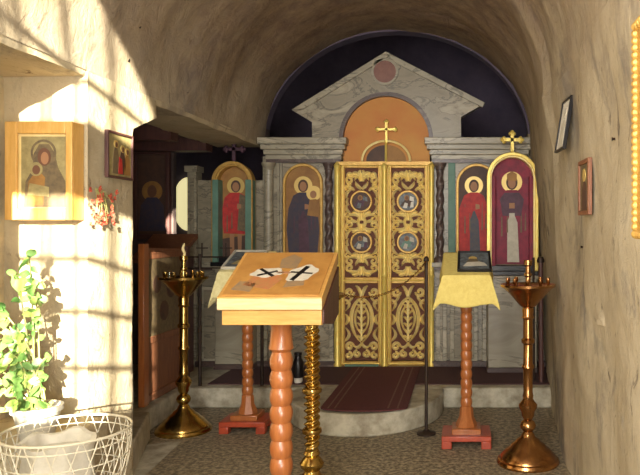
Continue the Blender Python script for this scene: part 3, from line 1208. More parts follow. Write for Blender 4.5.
# ================================================================== lecterns
def bead_post(mb, r, z0, z1, m, pitch):
    prof = [(r * .8, z0), (r * 1.25, z0 + .01), (r * 1.25, z0 + .05), (r * .85, z0 + .06)]
    z = z0 + .06
    while z < z1 - .22:
        for k in range(9):
            u = k / 8
            prof.append((r * (.84 + .20 * sin(pi * u) ** .8), z + pitch * u))
        z += pitch
    prof += [(r * .8, z + .005), (r * 1.1, z + .02), (r * 1.0, z + .05), (r * .9, z1 - .05), (r * 1.15, z1 - .03), (r * 1.15, z1)]
    mb.lathe(prof, m, seg=28)


# front lectern
def front_lectern():
    X, Y = -.866, 3.3
    t = thing('lectern', 'honey-coloured wooden lectern with sloping icon top, nearest the camera', 'lectern', (X, Y, 0))
    mb = MB()
    bead_post(mb, .052, .12, 1.09, M['oak'], .082)
    mb.build('post', t)
    mb = MB()
    mb.box((-.17, -.035, .06), (.17, .035, .12), M['wood_red'])
    mb.box((-.035, -.17, .058), (.035, .17, .118), M['wood_red'])
    for sx, sy in ((-1, 0), (1, 0), (0, -1), (0, 1)):
        mb.box((sx * .15 - .035, sy * .15 - .035, 0), (sx * .15 + .035, sy * .15 + .035, .061), M['wood_red'])
    mb.build('foot', t, bevel=.006)
    hw = .2325
    # box body, wedge section in (y,z)
    mb = MB()
    mb.prism_x([(-.185, 1.072), (-.185, 1.138), (.195, 1.318), (.195, 1.072 + .075), (.06, 1.072)], -hw + .016, hw - .004, M['oak_light'])
    mb.prism_x([(-.170, 1.076), (-.170, 1.14), (.197, 1.314), (.197, 1.08), (.06, 1.045)], hw - .006, hw + .004, M['wood_dark'])
    mb.build('desk_box', t, bevel=.003)
    mb = MB()
    mb.prism_x([(-.2, 1.140), (-.2, 1.198), (.2, 1.383), (.2, 1.330)], -hw, hw, M['oak_light'])
    mb.prism_x([(-.2025, 1.142), (-.2025, 1.192), (-.199, 1.192), (-.199, 1.142)], -hw, hw, M['oak_pale'])
    mb.build('sloping_top', t, bevel=.003)
    return t


fl = front_lectern()
# icon lying on the front lectern: flat painted board, rotated to the slope
sl = atan2(.185, .4)
t = thing('icon', 'painted icon board lying on the sloping top of the nearest lectern', 'icon', (-.866, 3.3, 1.2905), (sl, 0, 0))
mb = MB()
mb.box((-.215, -.205, 0), (.215, .205, .004), M['orange'])
o = mb.build('board', t)
o.data.materials.clear()
o.data.materials.append(mat('icon_ochre', (184, 136, 70), .45, 0, 9, (164, 114, 54), coat=.2))
mb = MB()
def flat(pts, k, m):
    mb.prism_z(pts, .003, .004 + .0006 * k, M[m] if isinstance(m, str) else m)
fade = mat('faded_red', (178, 112, 72), .5, 0, 30, (164, 122, 74))
fadeg = mat('faded_grey', (154, 124, 84), .5, 0, 30, (134, 114, 90))
flat([(-.15, -.12), (-.02, -.16), (.02, -.06), (-.03, .02), (-.12, -.03)], 1, fade)
flat([(-.02, .05), (.06, .04), (.07, .15), (.02, .19), (-.03, .14)], 1, fadeg)
flat([(-.19, -.16), (-.10, -.18), (-.09, -.10), (-.17, -.08)], 1, fadeg)
flat([(.04, -.14), (.13, -.12), (.12, -.02), (.05, -.04)], 1, fadeg)
def blob(cx, cy, rx, ry, rot, k, m, jag=.12, n=20):
    pts = []
    for i in range(n):
        a = 2 * pi * i / n
        r = 1 + jag * sin(5 * a + cx * 40)
        x, y = rx * r * cos(a), ry * r * sin(a)
        pts.append((cx + x * cos(rot) - y * sin(rot), cy + x * sin(rot) + y * cos(rot)))
    flat(pts, k, m)
blob(-.065, .0, .075, .045, .15, 2, 'offwhite')
blob(.10, -.005, .060, .085, -.55, 2, 'offwhite')
blob(.015, .0, .04, .012, 0, 2, 'skin')
def bar(x0, y0, x1, y1, wd, k, m):
    dx, dy = x1 - x0, y1 - y0
    l = hypot(dx, dy)
    nx, ny = -dy / l * wd, dx / l * wd
    flat([(x0 + nx, y0 + ny), (x1 + nx, y1 + ny), (x1 - nx, y1 - ny), (x0 - nx, y0 - ny)], k, m)
bar(-.105, .035, -.03, -.035, .008, 4, 'black')
bar(-.105, -.03, -.02, .015, .007, 4, 'black')
bar(.065, -.075, .115, .06, .011, 4, 'black')
bar(.045, .005, .15, -.01, .006, 4, 'black')
mb.build('painting', t, smooth=False)


def draped_lectern(label, loc, cloth, sc=1.0, front_drop=.14, cols=('oak', 'wood_red')):
    t = thing('lectern', label, 'lectern', loc)
    mb = MB()
    bead_post(mb, .040, .13, 1.14, M[cols[0]], .066)
    mb.lathe([(.075, .11), (.07, .15), (.05, .19), (.045, .25), (.04, .26)], M[cols[0]], seg=8)
    mb.build('post', t)
    mb = MB()
    mb.box((-.10, -.10, .085), (.10, .10, .125), M['oak'])
    mb.box((-.17, -.14, .05), (.17, .14, .088), M[cols[1]])
    for sx in (-1, 1):
        for sy in (-1, 1):
            mb.box((sx * .10, sy * .07, 0), (sx * .17, sy * .14, .052), M[cols[1]])
    mb.build('foot', t, bevel=.006)
    mb = MB()
    mb.prism_x([(-.17, 1.13), (-.17, 1.178), (.19, 1.315), (.19, 1.14)], -.155, .155, M['oak'])
    mb.build('desk', t, bevel=.004)
    return t


def cloth_over(name, label, loc, m, hw, drop_side, drop_front, sd=0, flare=.05):
    """cloth over the sloping desk: grid with folded, hanging borders"""
    mb = MB()
    nu, nv = 44, 40
    vs, fs = [], []
    ty0, ty1, tz0, tz1 = -.178, .196, 1.186, 1.326
    for j in range(nv + 1):
        v = -1.0 + 2.0 * j / nv       # -1..-.35 front hang, -.35..1 top
        for i in range(nu + 1):
            u = -1 + 2 * i / nu
            au = abs(u)
            su = 1 if u > 0 else -1
            # position on top
            tu = min(1, au / .62)
            hang_u = max(0, (au - .62) / .38)
            tv = max(0, (v + .35) / 1.35)
            hang_v = max(0, (-.35 - v) / .65)
            x = su * tu * hw
            y = ty0 + (ty1 - ty0) * tv
            z = tz0 + (tz1 - tz0) * tv
            corner = hang_u * hang_v
            wv = .010 * sin(26 * x + sd) * hang_v + .008 * sin(24 * y * 1.5 + sd + su) * hang_u
            x += su * hang_u * (.012 + flare * (.4 + .5 * hang_v)) + wv * .5
            y -= hang_v * (.02 + .03 * hang_u) + wv * .6
            z -= max(hang_u * drop_side * (1.0 + .10 * (1 - tv)), hang_v * drop_front) + corner * .03 + .012 * hang_v * cos(u * 5)
            x += su * hang_v * .022 * tu
            vs.append((x, y, z + .003 * sin(9 * u + 7 * v + sd)*(hang_u + hang_v > 0)))
    for j in range(nv):
        for i in range(nu):
            a = j * (nu + 1) + i
            fs.append((a, a + 1, a + nu + 2, a + nu + 1))
    mb.add(vs, fs, m)
    o = mb.build(name)
    o.location = loc
    s = o.modifiers.new('thickness', 'SOLIDIFY')
    s.thickness = .004
    s.offset = 1
    return tag(o, label, 'cloth')


LR = (.01, 4.90, 0)
LL = (-1.63, 5.25, 0)
draped_lectern('beaded-post wooden lectern with red foot under the yellow cloth, right of the gate', LR, None)
draped_lectern('beaded-post wooden lectern with red foot under the cream cloth, behind the nearest lectern', LL, None)
cloth_over('lectern_cloth', 'yellow cloth draped over the lectern on the right', LR, M['cloth_y'], .162, .17, .20, 0, .035)
cloth_over('lectern_cloth', 'cream cloth draped over the lectern on the left', LL, M['cloth_c'], .162, .2, .20, 1.7, .02)
sl2 = atan2(.14, .374)


def book_icon(label, loc, w_, h_, frame, ground, m2, thick=.02):
    t = thing('icon', label, 'icon', loc, (sl2, 0, 0))
    mb = MB()
    b = .016
    mb.box((-w_ / 2, -h_ / 2, 0), (w_ / 2, -h_ / 2 + b, thick), M[frame])
    mb.box((-w_ / 2, h_ / 2 - b, 0), (w_ / 2, h_ / 2, thick), M[frame])
    mb.box((-w_ / 2, -h_ / 2 + b, 0), (-w_ / 2 + b, h_ / 2 - b, thick), M[frame])
    mb.box((w_ / 2 - b, -h_ / 2 + b, 0), (w_ / 2, h_ / 2 - b, thick), M[frame])
    mb.build('frame', t, bevel=.002)
    mb = MB()
    mb.box((-w_ / 2 + b, -h_ / 2 + b, 0), (w_ / 2 - b, h_ / 2 - b, thick * .5), M[ground])
    mb.prism_z([(-.08, -.09), (.09, -.08), (.07, -.03), (.02, .0), (-.05, -.02)], thick * .5, thick * .5 + .001, M[m2])
    mb.prism_z(arc(-.01, .05, .03, .035, 0, 360, 16)[:-1], thick * .5, thick * .5 + .001, M['halo'])
    mb.prism_z([(-.06, -.02), (.03, -.01), (.02, .04), (-.03, .04)], thick * .5, thick * .5 + .0016, M['olive_d'])
    mb.build('painting', t, smooth=False)
    return t


book_icon('small black-framed icon lying on the yellow-draped lectern', (LR[0] + .055, LR[1] + .018, 1.2655), .235, .335, 'black', 'greyblue', 'offwhite')
book_icon('pale framed icon lying on the cream-draped lectern behind the nearest lectern', (LL[0] - .02, LL[1] + .01, 1.2625), .26, .335, 'offwhite', 'greyblue', 'olive')

# ================================================================== chain stanchions and rails
t = thing('barrier_post', 'thin dark metal post standing right of the curved step', 'post', (-.283, 5.12, 0))
mb = MB()
mb.lathe([(.012, .0), (.012, 1.26), (.02, 1.265), (.02, 1.285), (.006, 1.30)], M['iron'], seg=12)
mb.build('pole', t)
mb = MB()
mb.lathe([(.07, 0), (.07, .012), (.03, .02), (.016, .035)], M['iron'], seg=24)
mb.build('foot', t)
mb = MB()
a, b = Vector((-.283, 5.10, 1.27)), Vector((-.86, 3.86, 1.16))
pa, pb = P(428, 259, 5.12), P(338, 287, 5.12)
n = 56
for i in range(n):
    u0, u1 = i / n, (i + 1) / n
    f = lambda u: pa.lerp(Vector((-.665, 3.86, 1.138)), u) + Vector((0, 0, -.42 * u * (1 - u)))
    p0, p1 = f(u0), f(u1)
    c = (p0 + p1) / 2
    dd = (p1 - p0).normalized() * .016
    sd = Vector((0, 1, 0)) if i % 2 else Vector((0, 0, 1))
    ring = [c + dd * cos(2 * pi * k / 8) + sd * .006 * sin(2 * pi * k / 8) for k in range(9)]
    mb.tube(ring, .0025, M['brass'], 5)
tag(mb.build('barrier_chain', origin=pa), 'thin chain hanging across the front of the golden gate', 'chain')
# left iron rail on the chancel platform edge
YR = 5.94
xl, xr = (150 - VX) / F * YR, (262 - VX) / F * YR
t = thing('railing', 'thin iron railing with small crosses in front of the left end of the screen', 'railing', ((200 - VX) / F * YR, YR, SZ))
O_ = t.location.copy()
def zt_(y): return H - (y - VY) / F * YR
for y in (257, 268):
    mb = MB()
    mb.tube([Vector((xl, YR, zt_(y))) - O_, Vector((xr, YR, zt_(y))) - O_], .007, M['iron'], 8)
    mb.build('rail', t)
for x in (200, 262):
    mb = MB()
    X = (x - VX) / F * YR
    mb.tube([Vector((X, YR, SZ)) - O_, Vector((X, YR, zt_(254))) - O_], .014, M['iron'], 10)
    mb.build('post', t)
for x in (202, 226):
    mb = MB()
    X = (x - VX) / F * YR - O_.x
    cross(mb, X, zt_(257) - O_.z, zt_(243) - O_.z, 0, M['iron'], False, .005)
    mb.build('cross', t)

# dark poles leaning at the right end of the screen
t = thing('pole', 'dark pole leaning in the corner between the screen and the right wall', 'pole', (.66, 6.05, SZ))
mb = MB()
mb.tube([(0, 0, 0), (-.005, .01, 1.06)], [.022, .020], M['wood_dark'], 10)
mb.build('shaft', t)
mb = MB()
mb.lathe([(.03, 1.04), (.034, 1.06), (.02, 1.09)], M['iron'], (-.005, .01), 10)
mb.build('ferrule', t)
mb = MB()
mb.tube([(.605, 6.12, SZ), (.600, 6.14, 1.25)], .011, M['iron'], 8)
tag(mb.build('pole', origin=(.605, 6.12, SZ)), 'thinner dark rod just left of the leaning pole by the right wall', 'pole')

# black vessel with white foot on the platform
p = P(296, 392, 5.95)
t = thing('bottle', 'black bottle with a white foot standing on the platform behind the spiral candle stand', 'bottle', (p.x, 6.03, SZ + .008))
mb = MB()
mb.lathe([(.042, .045), (.045, .06), (.045, .17), (.035, .20), (.028, .21), (.028, .235), (.034, .24), (.034, .26), (.01, .262)], M['black'], seg=20)
mb.build('body', t)
mb = MB()
mb.lathe([(.03, 0), (.036, .01), (.036, .04), (.042, .047)], M['white'], seg=20)
tag(mb.build('foot', t), 'white foot')

# ================================================================== left side: aisle furniture
t = thing('wooden_screen', 'brown wooden screen with a dark painted panel, standing on the left platform', 'screen', (-2.40, 5.65, SZ))
mb = MB()
mb.prism_x([(-.42, 0), (.40, 0), (.40, 1.16), (-.42, 1.19)], -.045, -.015, M['wood_brown'])
mb.build('board', t, bevel=.003)
mb = MB()
mb.box((-.02, -.36, .50), (-.006, .37, 1.10), M['olive_d'])
for y, z, r in ((-.18, .90, .07), (.08, .86, .09), (-.05, .68, .08)):
    mb.T = Matrix.Translation((-.006, y, z)) @ Matrix.Rotation(pi / 2, 4, 'Y')
    mb.lathe([(r, 0), (r, .002)], M['brownish'], seg=18)
    mb.T = None
tag(mb.build('painted_panel', t), 'dark blotchy painted panel')
for y0, y1, z0, z1 in ((-.44, -.36, 0, 1.22), (.37, .43, 0, 1.18)):
    mb = MB()
    mb.box((-.035, y0, z0), (.012, y1, z1), M['oak'] if y0 < 0 else M['wood_dark'])
    mb.build('stile', t, bevel=.005)
for z in (.02, .455, 1.10):
    mb = MB()
    mb.box((-.03, -.36, z), (.006, .37, z + .05), M['wood_brown'])
    mb.build('cross_rail', t, bevel=.004)

# brown slanted desk in the aisle
p = P(168, 250, 6.4)
t = thing('lectern', 'plain brown slant-topped desk in the shaded side aisle', 'lectern', (p.x, 6.4, SZ))
mb = MB()
mb.T = Matrix.Rotation(.0, 4, 'Z')
mb.prism_x([(-.26, 1.03), (-.26, 1.07), (.2, 1.285), (.2, 1.24)], -.22, .2, M['wood_brown'])
mb.build('sloping_top', t, bevel=.004)
mb = MB()
mb.box((-.18, -.2, 0), (.17, .17, 1.06), M['wood_dark'])
mb.build('cabinet', t, bevel=.004)

# dim large icon far in the aisle
p = P(154, 230, 6.9)
t = thing('icon', 'large dim icon in a dark frame deep in the side aisle', 'icon', (p.x, 6.86, 1.45))
mb = MB()
mb.box((-.14, 0, 0), (.14, .03, .78), M['brownish'])
mb.prism(arc(.0, .42, .1, .1, 0, 360, 24)[:-1], -.003, 0, M['ochre'])
mb.prism([(-.13, .03), (.13, .03), (.11, .28), (.05, .36), (-.05, .36), (-.11, .28)], -.004, 0, M['navy'])
mb.prism(arc(.0, .42, .045, .06, 0, 360, 20)[:-1], -.006, 0, M['skin_d'])
mb.build('painting', t, smooth=False)
mb = MB()
for a in ((-.18, 0, -.05, -.14, 0, .83), (.14, 0, -.05, .18, 0, .83)):
    mb.box((a[0], -.03, a[2]), (a[3], .05, a[5]), M['wood_dark'])
mb.box((-.14, -.03, -.05), (.14, .05, 0), M['wood_dark'])
mb.box((-.14, -.03, .78), (.14, .05, .83), M['wood_dark'])
mb.build('frame', t, bevel=.006)
mb = MB()
a = q(133, 0)[0] - .8
mb.box((a, 6.88, SZ), (q(170, 0)[0], 6.95, 2.38), M['dark_plaster'])
struct('wall_aisle_end', mb)

# ================================================================== kiot with large icon
t = thing('icon_case', 'large honey-coloured wooden icon case hanging in the sun on the left pier', 'icon', (-2.184, 3.70, 1.546))
hw, h = .170, .505
mb = MB()
dp = .095
for a in ((-hw, 0, -hw + .03, h), (hw - .03, 0, hw, h), (-hw + .03, 0, hw - .03, .03), (-hw + .03, h - .03, hw - .03, h)):
    mb.box((a[0], -dp, a[1]), (a[2], .0, a[3]), M['kiot'])
mb.box((-hw + .02, -.02, .02), (hw - .02, -.005, h - .02), M['kiot'])
mb.build('box', t, bevel=.003)
mb = MB()
fw = .058
for a in ((-hw - .004, 0, -hw + fw, h), (hw - .032, 0, hw + .002, h), (-hw + fw, 0, hw - .032, .062), (-hw + fw, h - .062, hw - .032, h)):
    mb.box((a[0], -dp - .022, a[1]), (a[2], -dp - .003, a[3]), M['kiot'])
mb.build('door_frame', t, bevel=.005)
mb = MB()
mb.box((-hw + fw - .004, -dp + .0, .058), (hw - .028, -dp + .012, h - .058), M['kiot_pale'])
mb.build('mount', t)
mb = MB()
cx = .015
y = -dp
mb.box((cx - .115 + .0, y - .002, .066), (hw - .034, y + .002, h - .075), M['olive'])
def pk(pts, k, m): mb.prism([(cx + p[0], p[1]) for p in pts], y - .002 - .0011 * k, y, M[m])
mb.prism(arc(cx + .0, .345, .066, .070, 0, 360, 28)[:-1], y - .0031, y, M['olive_d'])
mb.prism(arc(cx + .0, .345, .054, .058, 0, 360, 28)[:-1], y - .0042, y, M['olive'])
pk([(-.10, .068), (.112, .068), (.112, .20), (.075, .27), (.055, .35), (.03, .39), (-.02, .39), (-.05, .34), (-.055, .26), (-.09, .20)], 3, 'olive_d')
pk([(-.085, .075), (.0, .075), (.01, .22), (-.03, .26), (-.075, .2)], 4, 'ochre')
pk([(-.08, .13), (.03, .12), (.03, .17), (-.07, .19)], 5, 'olive')
mb.prism(arc(cx + .006, .325, .033, .046, 0, 360, 20)[:-1], y - .0090, y, M['skin_d'])
mb.prism(arc(cx + .010, .318, .020, .032, 0, 360, 20)[:-1], y - .0098, y, M['skin'])
mb.prism(arc(cx - .035, .262, .034, .036, 0, 360, 20)[:-1], y - .0098, y, M['olive'])
mb.prism(arc(cx - .033, .258, .020, .024, 0, 360, 20)[:-1], y - .0108, y, M['skin_d'])
mb.build('painting', t, smooth=False)

# small icon on the pier side (faces +x)
t = thing('icon', 'small dark-framed icon hanging on the side of the left pier', 'icon', (-1.985, 4.0, 1.80), (0, 0, pi / 2))
mb = MB()
w2, h2 = .27, .235
mb.box((-w2 / 2, -.012, 0), (w2 / 2, 0, h2), M['olive'])
for cx, hh_, m_, k in ((-.045, .17, 'olive_d', 1), (.03, .15, 'brownish', 1), (.085, .14, 'ochre', 1)):
    mb.prism([(cx - .04, .012), (cx + .04, .012), (cx + .03, hh_ * .7), (cx + .008, hh_), (cx - .012, hh_), (cx - .03, hh_ * .7)], -.014, -.012, M[m_])
    mb.prism(arc(cx, hh_ + .01, .022, .022, 0, 360, 16)[:-1], -.016, -.012, M['halo'])
    mb.prism(arc(cx, hh_ + .006, .012, .015, 0, 360, 12)[:-1], -.018, -.012, M['skin_d'])
mb.prism([(-.02, .015), (.03, .015), (.02, .1), (-.01, .11)], -.016, -.012, M['red'])
mb.build('painting', t, smooth=False)
mb = MB()
b = .014
mb.box((-w2 / 2 - b, -.022, -b), (-w2 / 2, .0, h2 + b), M['wood_dark'])
mb.box((w2 / 2, -.022, -b), (w2 / 2 + b, .0, h2 + b), M['wood_dark'])
mb.box((-w2 / 2, -.022, -b), (w2 / 2, .0, 0), M['wood_dark'])
mb.box((-w2 / 2, -.022, h2), (w2 / 2, .0, h2 + b), M['wood_dark'])
mb.build('frame', t, bevel=.003)

# dried flowers hanging at the corner of the pier
rnd = random.Random(3)
t = thing('dried_flowers', 'bunch of dried reddish flowers hanging on the pier corner beside the icon case', 'flowers', (-1.985, 3.76, 1.72))
mb = MB()
for k in range(16):
    e = Vector((.03 + rnd.uniform(-.03, .05), rnd.uniform(-.09, .10), -rnd.uniform(.03, .20)))
    mb.tube([(0, 0, 0), e * .5 + Vector((.02, 0, 0)), e], .0018, M['stem'], 5)
mb.build('stems', t)
mb = MB()
for k in range(46):
    c = Vector((.035 + rnd.uniform(-.03, .035), rnd.uniform(-.09, .10), -rnd.uniform(.0, .2)))
    for j in range(5):
        a = 2 * pi * j / 5 + rnd.random()
        dx = Vector((.3 + rnd.random() * .4, cos(a), sin(a))).normalized() * rnd.uniform(.012, .02)
        pp = dx.orthogonal().normalized() * .006
        mb.add([c, c + dx * .6 + pp, c + dx, c + dx * .6 - pp], [(0, 1, 2, 3)], M['dry'])
    mb.ball(tuple(c), .005, M['dry'], 1, 6)
mb.build('blossoms', t)

# ================================================================== plant in wire basket
BX, BY = -1.665, 2.93
t = thing('stool', 'small wooden stool carrying the wire basket', 'stool', (BX, BY, 0))
mb = MB()
mb.lathe([(.16, .24), (.17, .25), (.17, .27), (.16, .275)], M['wood_brown'], seg=28)
mb.build('seat', t)
for k in range(4):
    a = pi / 4 + k * pi / 2
    mb = MB()
    mb.tube([(.12 * cos(a), .12 * sin(a), .245), (.15 * cos(a), .15 * sin(a), 0)], .016, M['wood_brown'], 10)
    mb.build('leg', t)

t = thing('wire_basket', 'round pale wire mesh basket in the lower left corner', 'basket', (BX, BY, .275))
mb = MB()
R0, R1, HB = .17, .245, .385
def rb(v): return R0 + (R1 - R0) * (1 - (1 - v) ** 1.8)
for k in range(5):
    v = (k + 1) / 5.5
    mb.tube([(rb(v) * cos(2 * pi * i / 40), rb(v) * sin(2 * pi * i / 40), HB * v) for i in range(41)], .003, M['wire'], 6)
for s in (1, -1):
    for k in range(22):
        a0 = 2 * pi * k / 22
        mb.tube([(rb(i / 10) * cos(a0 + s * .55 * i / 10), rb(i / 10) * sin(a0 + s * .55 * i / 10), HB * i / 10) for i in range(11)], .0026, M['wire'], 5)
mb.build('mesh_side', t)
for z, r, nm in ((.007, R0, 'base_ring'), (HB, R1, 'rim')):
    mb = MB()
    mb.tube([(r * cos(2 * pi * i / 40), r * sin(2 * pi * i / 40), z) for i in range(41)], .0055, M['wire'], 8)
    mb.build(nm, t)
mb = MB()
for i in range(7):
    x = -.14 + .28 * i / 6
    l = sqrt(max(0, R0 ** 2 - x * x))
    mb.tube([(x, -l, .010), (x, l, .010)], .003, M['wire'], 5)
mb.build('bottom_grid', t)

T0 = (BX - .04, BY + .01, .289)
mb = MB()
vs, fs = [], []
rnd = random.Random(11)
prof = [(.09, 0), (.115, .05), (.13, .14), (.135, .24), (.128, .31), (.145, .37), (.15, .385), (.13, .38), (.115, .33), (.02, .32)]
seg = 40
for i, (r, z) in enumerate(prof):
    for k in range(seg):
        a = 2 * pi * k / seg
        rr = r * (1 + .05 * sin(7 * a + i * .4) * (1 if i else .3) + .02 * sin(15 * a - i))
        vs.append((rr * cos(a), rr * sin(a), z + (.012 * sin(5 * a) if 5 <= i <= 7 else 0)))
for i in range(len(prof) - 1):
    for k in range(seg):
        a, b = i * seg + k, i * seg + (k + 1) % seg
        fs.append((a, b, b + seg, a + seg))
fs.append(list(range(seg - 1, -1, -1)))
fs.append([(len(prof) - 1) * seg + k for k in range(seg)])
mb.add(vs, fs, M['offwhite'])
bgo = mb.build('cloth_bundle')
bgo.location = T0
bgo.scale = (1, 1, .86)
tag(bgo, 'whitish cloth bundle standing inside the wire basket', 'bundle')
t = thing('potted_plant', 'bright green leafy plant in a small pot, sunlit at the left edge', 'plant', (-2.035, 3.33, .501))
mb = MB()
mb.lathe([(.07, 0), (.10, .13), (.112, .135), (.112, .16), (.10, .16), (.095, .14), (.01, .14)], M['offwhite'], seg=28)
mb.build('pot', t)
rnd = random.Random(11)
mbs, mbl = MB(), MB()
tips = [(-.30, .02, .60), (-.26, -.05, .44), (-.20, .03, .72), (-.16, .05, .95), (-.10, .08, 1.02), (-.06, .06, .93), (-.22, -.02, .84), (-.28, .06, .74), (-.12, -.06, .66), (-.02, .04, .64), (-.02, -.02, .56), (-.18, -.08, .56), (-.08, -.09, .50), (-.32, 0, .52), (.0, .02, .46), (-.24, .0, .66), (-.14, .02, .58), (-.3, .03, .86)]
for tx, ty_, tz in [(x_ * 1.0 + .08 - (.03 if z_ > .8 else 0), y_ * .9 - .06, (z_ - .46) * 1.25 + .16) for x_, y_, z_ in tips]:
    p0 = Vector((rnd.uniform(-.04, .04), rnd.uniform(-.04, .04), .14))
    p3 = Vector((tx, ty_, tz))
    p1 = p0 + Vector((tx * .1, ty_ * .1, (tz - .14) * .6))
    p2 = p3 + Vector((-tx * .25, 0, .03))
    pts = []
    for i in range(13):
        s_ = i / 12
        u = 1 - s_
        pts.append(p0 * u ** 3 + p1 * 3 * u * u * s_ + p2 * 3 * u * s_ * s_ + p3 * s_ ** 3)
    mbs.tube(pts, [.005 - .0025 * i / 12 for i in range(13)], M['stem'], 6)
    for i in range(4, 13):
        for rep in range(1 if rnd.random() < .45 else 2):
            c = pts[i]
            d_ = Vector((rnd.uniform(-1, 1), rnd.uniform(-1, .5), rnd.uniform(-.5, .8))).normalized()
            ln = rnd.uniform(.035, .075)
            wd = ln * rnd.uniform(.28, .4)
            sd = d_.cross(Vector((rnd.uniform(-.6, .6), -1, rnd.uniform(-.2, .8)))).normalized()
            up = sd.cross(d_)
            V = [c]
            for f_, w_ in ((.25, .8), (.5, 1), (.78, .6)):
                droop = -up * 0 + Vector((0, 0, -.25 * ln * f_ * f_))
                V += [c + d_ * ln * f_ + sd * wd * w_ + droop + up * .12 * wd, c + d_ * ln * f_ + droop, c + d_ * ln * f_ - sd * wd * w_ + droop + up * .12 * wd]
            V.append(c + d_ * ln + Vector((0, 0, -.3 * ln)))
            mbl.add(V, [(0, 1, 2), (0, 2, 3), (1, 4, 5, 2), (2, 5, 6, 3), (4, 7, 8, 5), (5, 8, 9, 6), (7, 10, 8), (8, 10, 9)], M['leaf' if rnd.random() < .55 else 'leaf2'])
mbs.build('stems', t)
mbl.build('foliage', t)

# ================================================================== right wall pieces
def wall_icon(label, y, z, w_, h_, tilt, yaw, frame, ground, off=.0, thick=.02, fig='brownish'):
    x = right_x(y, z + h_ / 2) + wob(y, z + h_ / 2, 5, .03) - off
    t = thing('icon', label, 'icon', (x, y, z), (tilt, 0, -pi / 2 + yaw))
    mb = MB()
    b = .012 if fig == 'offwhite' else .02
    mb.box((-w_ / 2, -thick, 0), (-w_ / 2 + b, 0, h_), M[frame])
    mb.box((w_ / 2 - b, -thick, 0), (w_ / 2, 0, h_), M[frame])
    mb.box((-w_ / 2 + b, -thick, 0), (w_ / 2 - b, 0, b), M[frame])
    mb.box((-w_ / 2 + b, -thick, h_ - b), (w_ / 2 - b, 0, h_), M[frame])
    mb.build('frame', t, bevel=.002)
    mb = MB()
    mb.box((-w_ / 2 + b, -thick * .6, b), (w_ / 2 - b, -.002, h_ - b), M[ground])
    mb.prism([(-w_ * .25, b), (w_ * .25, b), (w_ * .2, h_ * .5), (0, h_ * .65), (-w_ * .2, h_ * .5)], -thick * .6 - .002, -thick * .6, M[fig])
    mb.prism(arc(0, h_ * .72, w_ * .13, w_ * .13, 0, 360, 18)[:-1], -thick * .6 - .003, -thick * .6, M['halo' if fig != 'offwhite' else 'offwhite'])
    mb.build('painting', t, smooth=False)
    return t


wall_icon('white-faced black-edged frame tilting off the right wall, uppermost there', 3.78, 1.92, .22, .285, -.16, .07, 'black', 'white', .045, .02, 'offwhite')
wall_icon('small brown-framed picture hanging flat on the right wall', 3.30, 1.566, .24, .26, .0, .03, 'wood_brown', 'olive_d', .012)
# gilt ornate frame cut by the picture edge
t = thing('icon', 'large icon in a beaded gilt frame at the right edge of the photo', 'icon', (.535, 1.775, 1.47), (0, 0, -pi / 2))
mb = MB()
w_, h_ = .60, .64
for a in ((-w_ / 2, 0, -w_ / 2 + .06, h_), (w_ / 2 - .06, 0, w_ / 2, h_), (-w_ / 2 + .06, 0, w_ / 2 - .06, .06), (-w_ / 2 + .06, h_ - .06, w_ / 2 - .06, h_)):
    mb.box((a[0], -.03, a[1]), (a[2], .03, a[3]), M['gold_dull'])
for k in range(30):
    z = .015 + (h_ - .03) * k / 29
    for sx in (-1, 1):
        mb.ball((sx * (w_ / 2 - .014), -.032, z), .014, M['gold_dull'], 1, 8)
for k in range(20):
    x = -w_ / 2 + .03 + (w_ - .06) * k / 19
    for z in (.015, h_ - .015):
        mb.ball((x, -.032, z), .014, M['gold_dull'], 1, 8)
mb.build('frame', t)
mb = MB()
mb.box((-w_ / 2 + .06, -.012, .06), (w_ / 2 - .06, .02, h_ - .06), M['ochre'])
saint(mb, .48, -.012, 'crimson', 'ochre', z0=.07)
mb.build('painting', t, smooth=False)

# gouge, nail holes and cracks in the right wall and vault haunch
def nail(x, y, z, r=.012, label='', name='nail', d=(-1, 0, 0)):
    mb = MB()
    D_ = Vector(d)
    c = Vector((x, y, z))
    mb.tube([c - D_ * .02, c + D_ * .008, c + D_ * .012], [r * .6, r * .6, r], M['iron'], 8)
    tag(mb.build(name, origin=c), label, 'nail')


for (px, py, lab) in ((615, 139, 'rusty nail high on the right wall'), (583, 247, 'rusty nail low on the right wall')):
    k = (px - VX) / F
    y = 3.0
    for _ in range(30):
        z = H - (py - VY) / F * y
        y = (right_x(y, z) + wob(y, z, 5, .03)) / k
    z = H - (py - VY) / F * y
    nail(k * y, y, z, .009, lab)


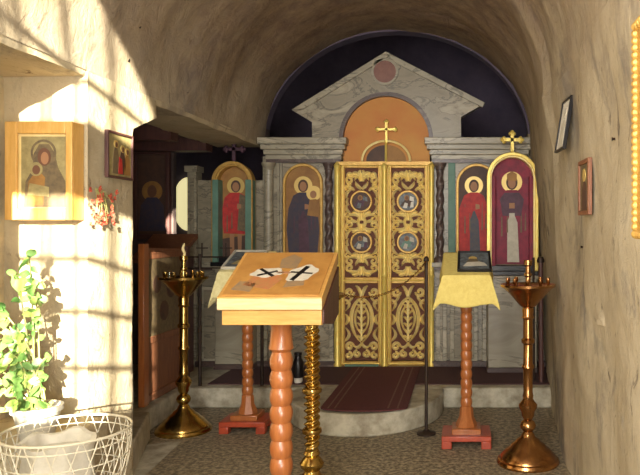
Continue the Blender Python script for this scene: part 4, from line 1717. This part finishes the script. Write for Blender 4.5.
def vault_pt(px, py):
    """walk the view ray until it meets the vault haunch"""
    y = 2.0
    while y < 6.9:
        x = (px - VX) / F * y
        z = H - (py - VY) / F * y
        cx, a = (-2.0 + right_x(y, ZS)) / 2, (right_x(y, ZS) + 2.0) / 2
        if z > ZS and ((x - cx) / a) ** 2 + ((z - ZS) / 1.13) ** 2 > 1:
            return x, y, z
        y += .005
    return None


for (px, py, lab) in ((53, 24, 'nail in the sunlit vault, leftmost'), (139, 26, 'nail in the vault near the edge of the sunlight'), (128, 60, 'nail inside the bright sunlit patch of vault'),
                      (198, 62, 'nail in the shaded vault plaster, upper one above the aisle'), (187, 91, 'nail in the shaded vault plaster just over the aisle lintel')):
    r = vault_pt(px, py)
    if r:
        nail(r[0] - .006, r[1], r[2], .014, lab, d=(1, -.15, -.1))


# broken plaster lip on the right wall
k = (600 - VX) / F
y = 3.2
for _ in range(30):
    z = H - (322 - VY) / F * y
    y = (right_x(y, z) + wob(y, z, 5, .03)) / k
mb = MB()
x = k * y
vs = [(x + .02, y + .13, z + .03), (x + .02, y - .10, z - .01), (x - .022, y - .03, z - .005), (x + .02, y + .11, z + .06), (x + .02, y - .12, z + .05), (x - .002, y - .03, z + .06)]
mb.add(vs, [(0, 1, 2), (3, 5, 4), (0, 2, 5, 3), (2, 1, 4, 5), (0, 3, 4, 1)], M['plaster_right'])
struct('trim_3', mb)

for o in list(C.objects):
    if o.parent or 'category' not in o: continue
    c, l = o['category'], o['label']
    if c == 'candle stand': o['group'] = 'brass candle stands'
    elif c == 'gate leaf': o['group'] = 'leaves of the golden gate'
    elif c == 'nail': o['group'] = 'nails in the old plaster'
    elif c == 'pedestal': o['group'] = 'marble pedestals under the outer icons'
    elif c == 'pole': o['group'] = 'dark poles in the right corner'
    elif c == 'cloth': o['group'] = 'cloths over the two lecterns by the screen'
    elif c == 'lectern' and 'beaded-post' in l: o['group'] = 'beaded-post lecterns by the screen'
    elif c == 'icon' and 'arched icon' in l: o['group'] = 'arched icons of the altar screen'
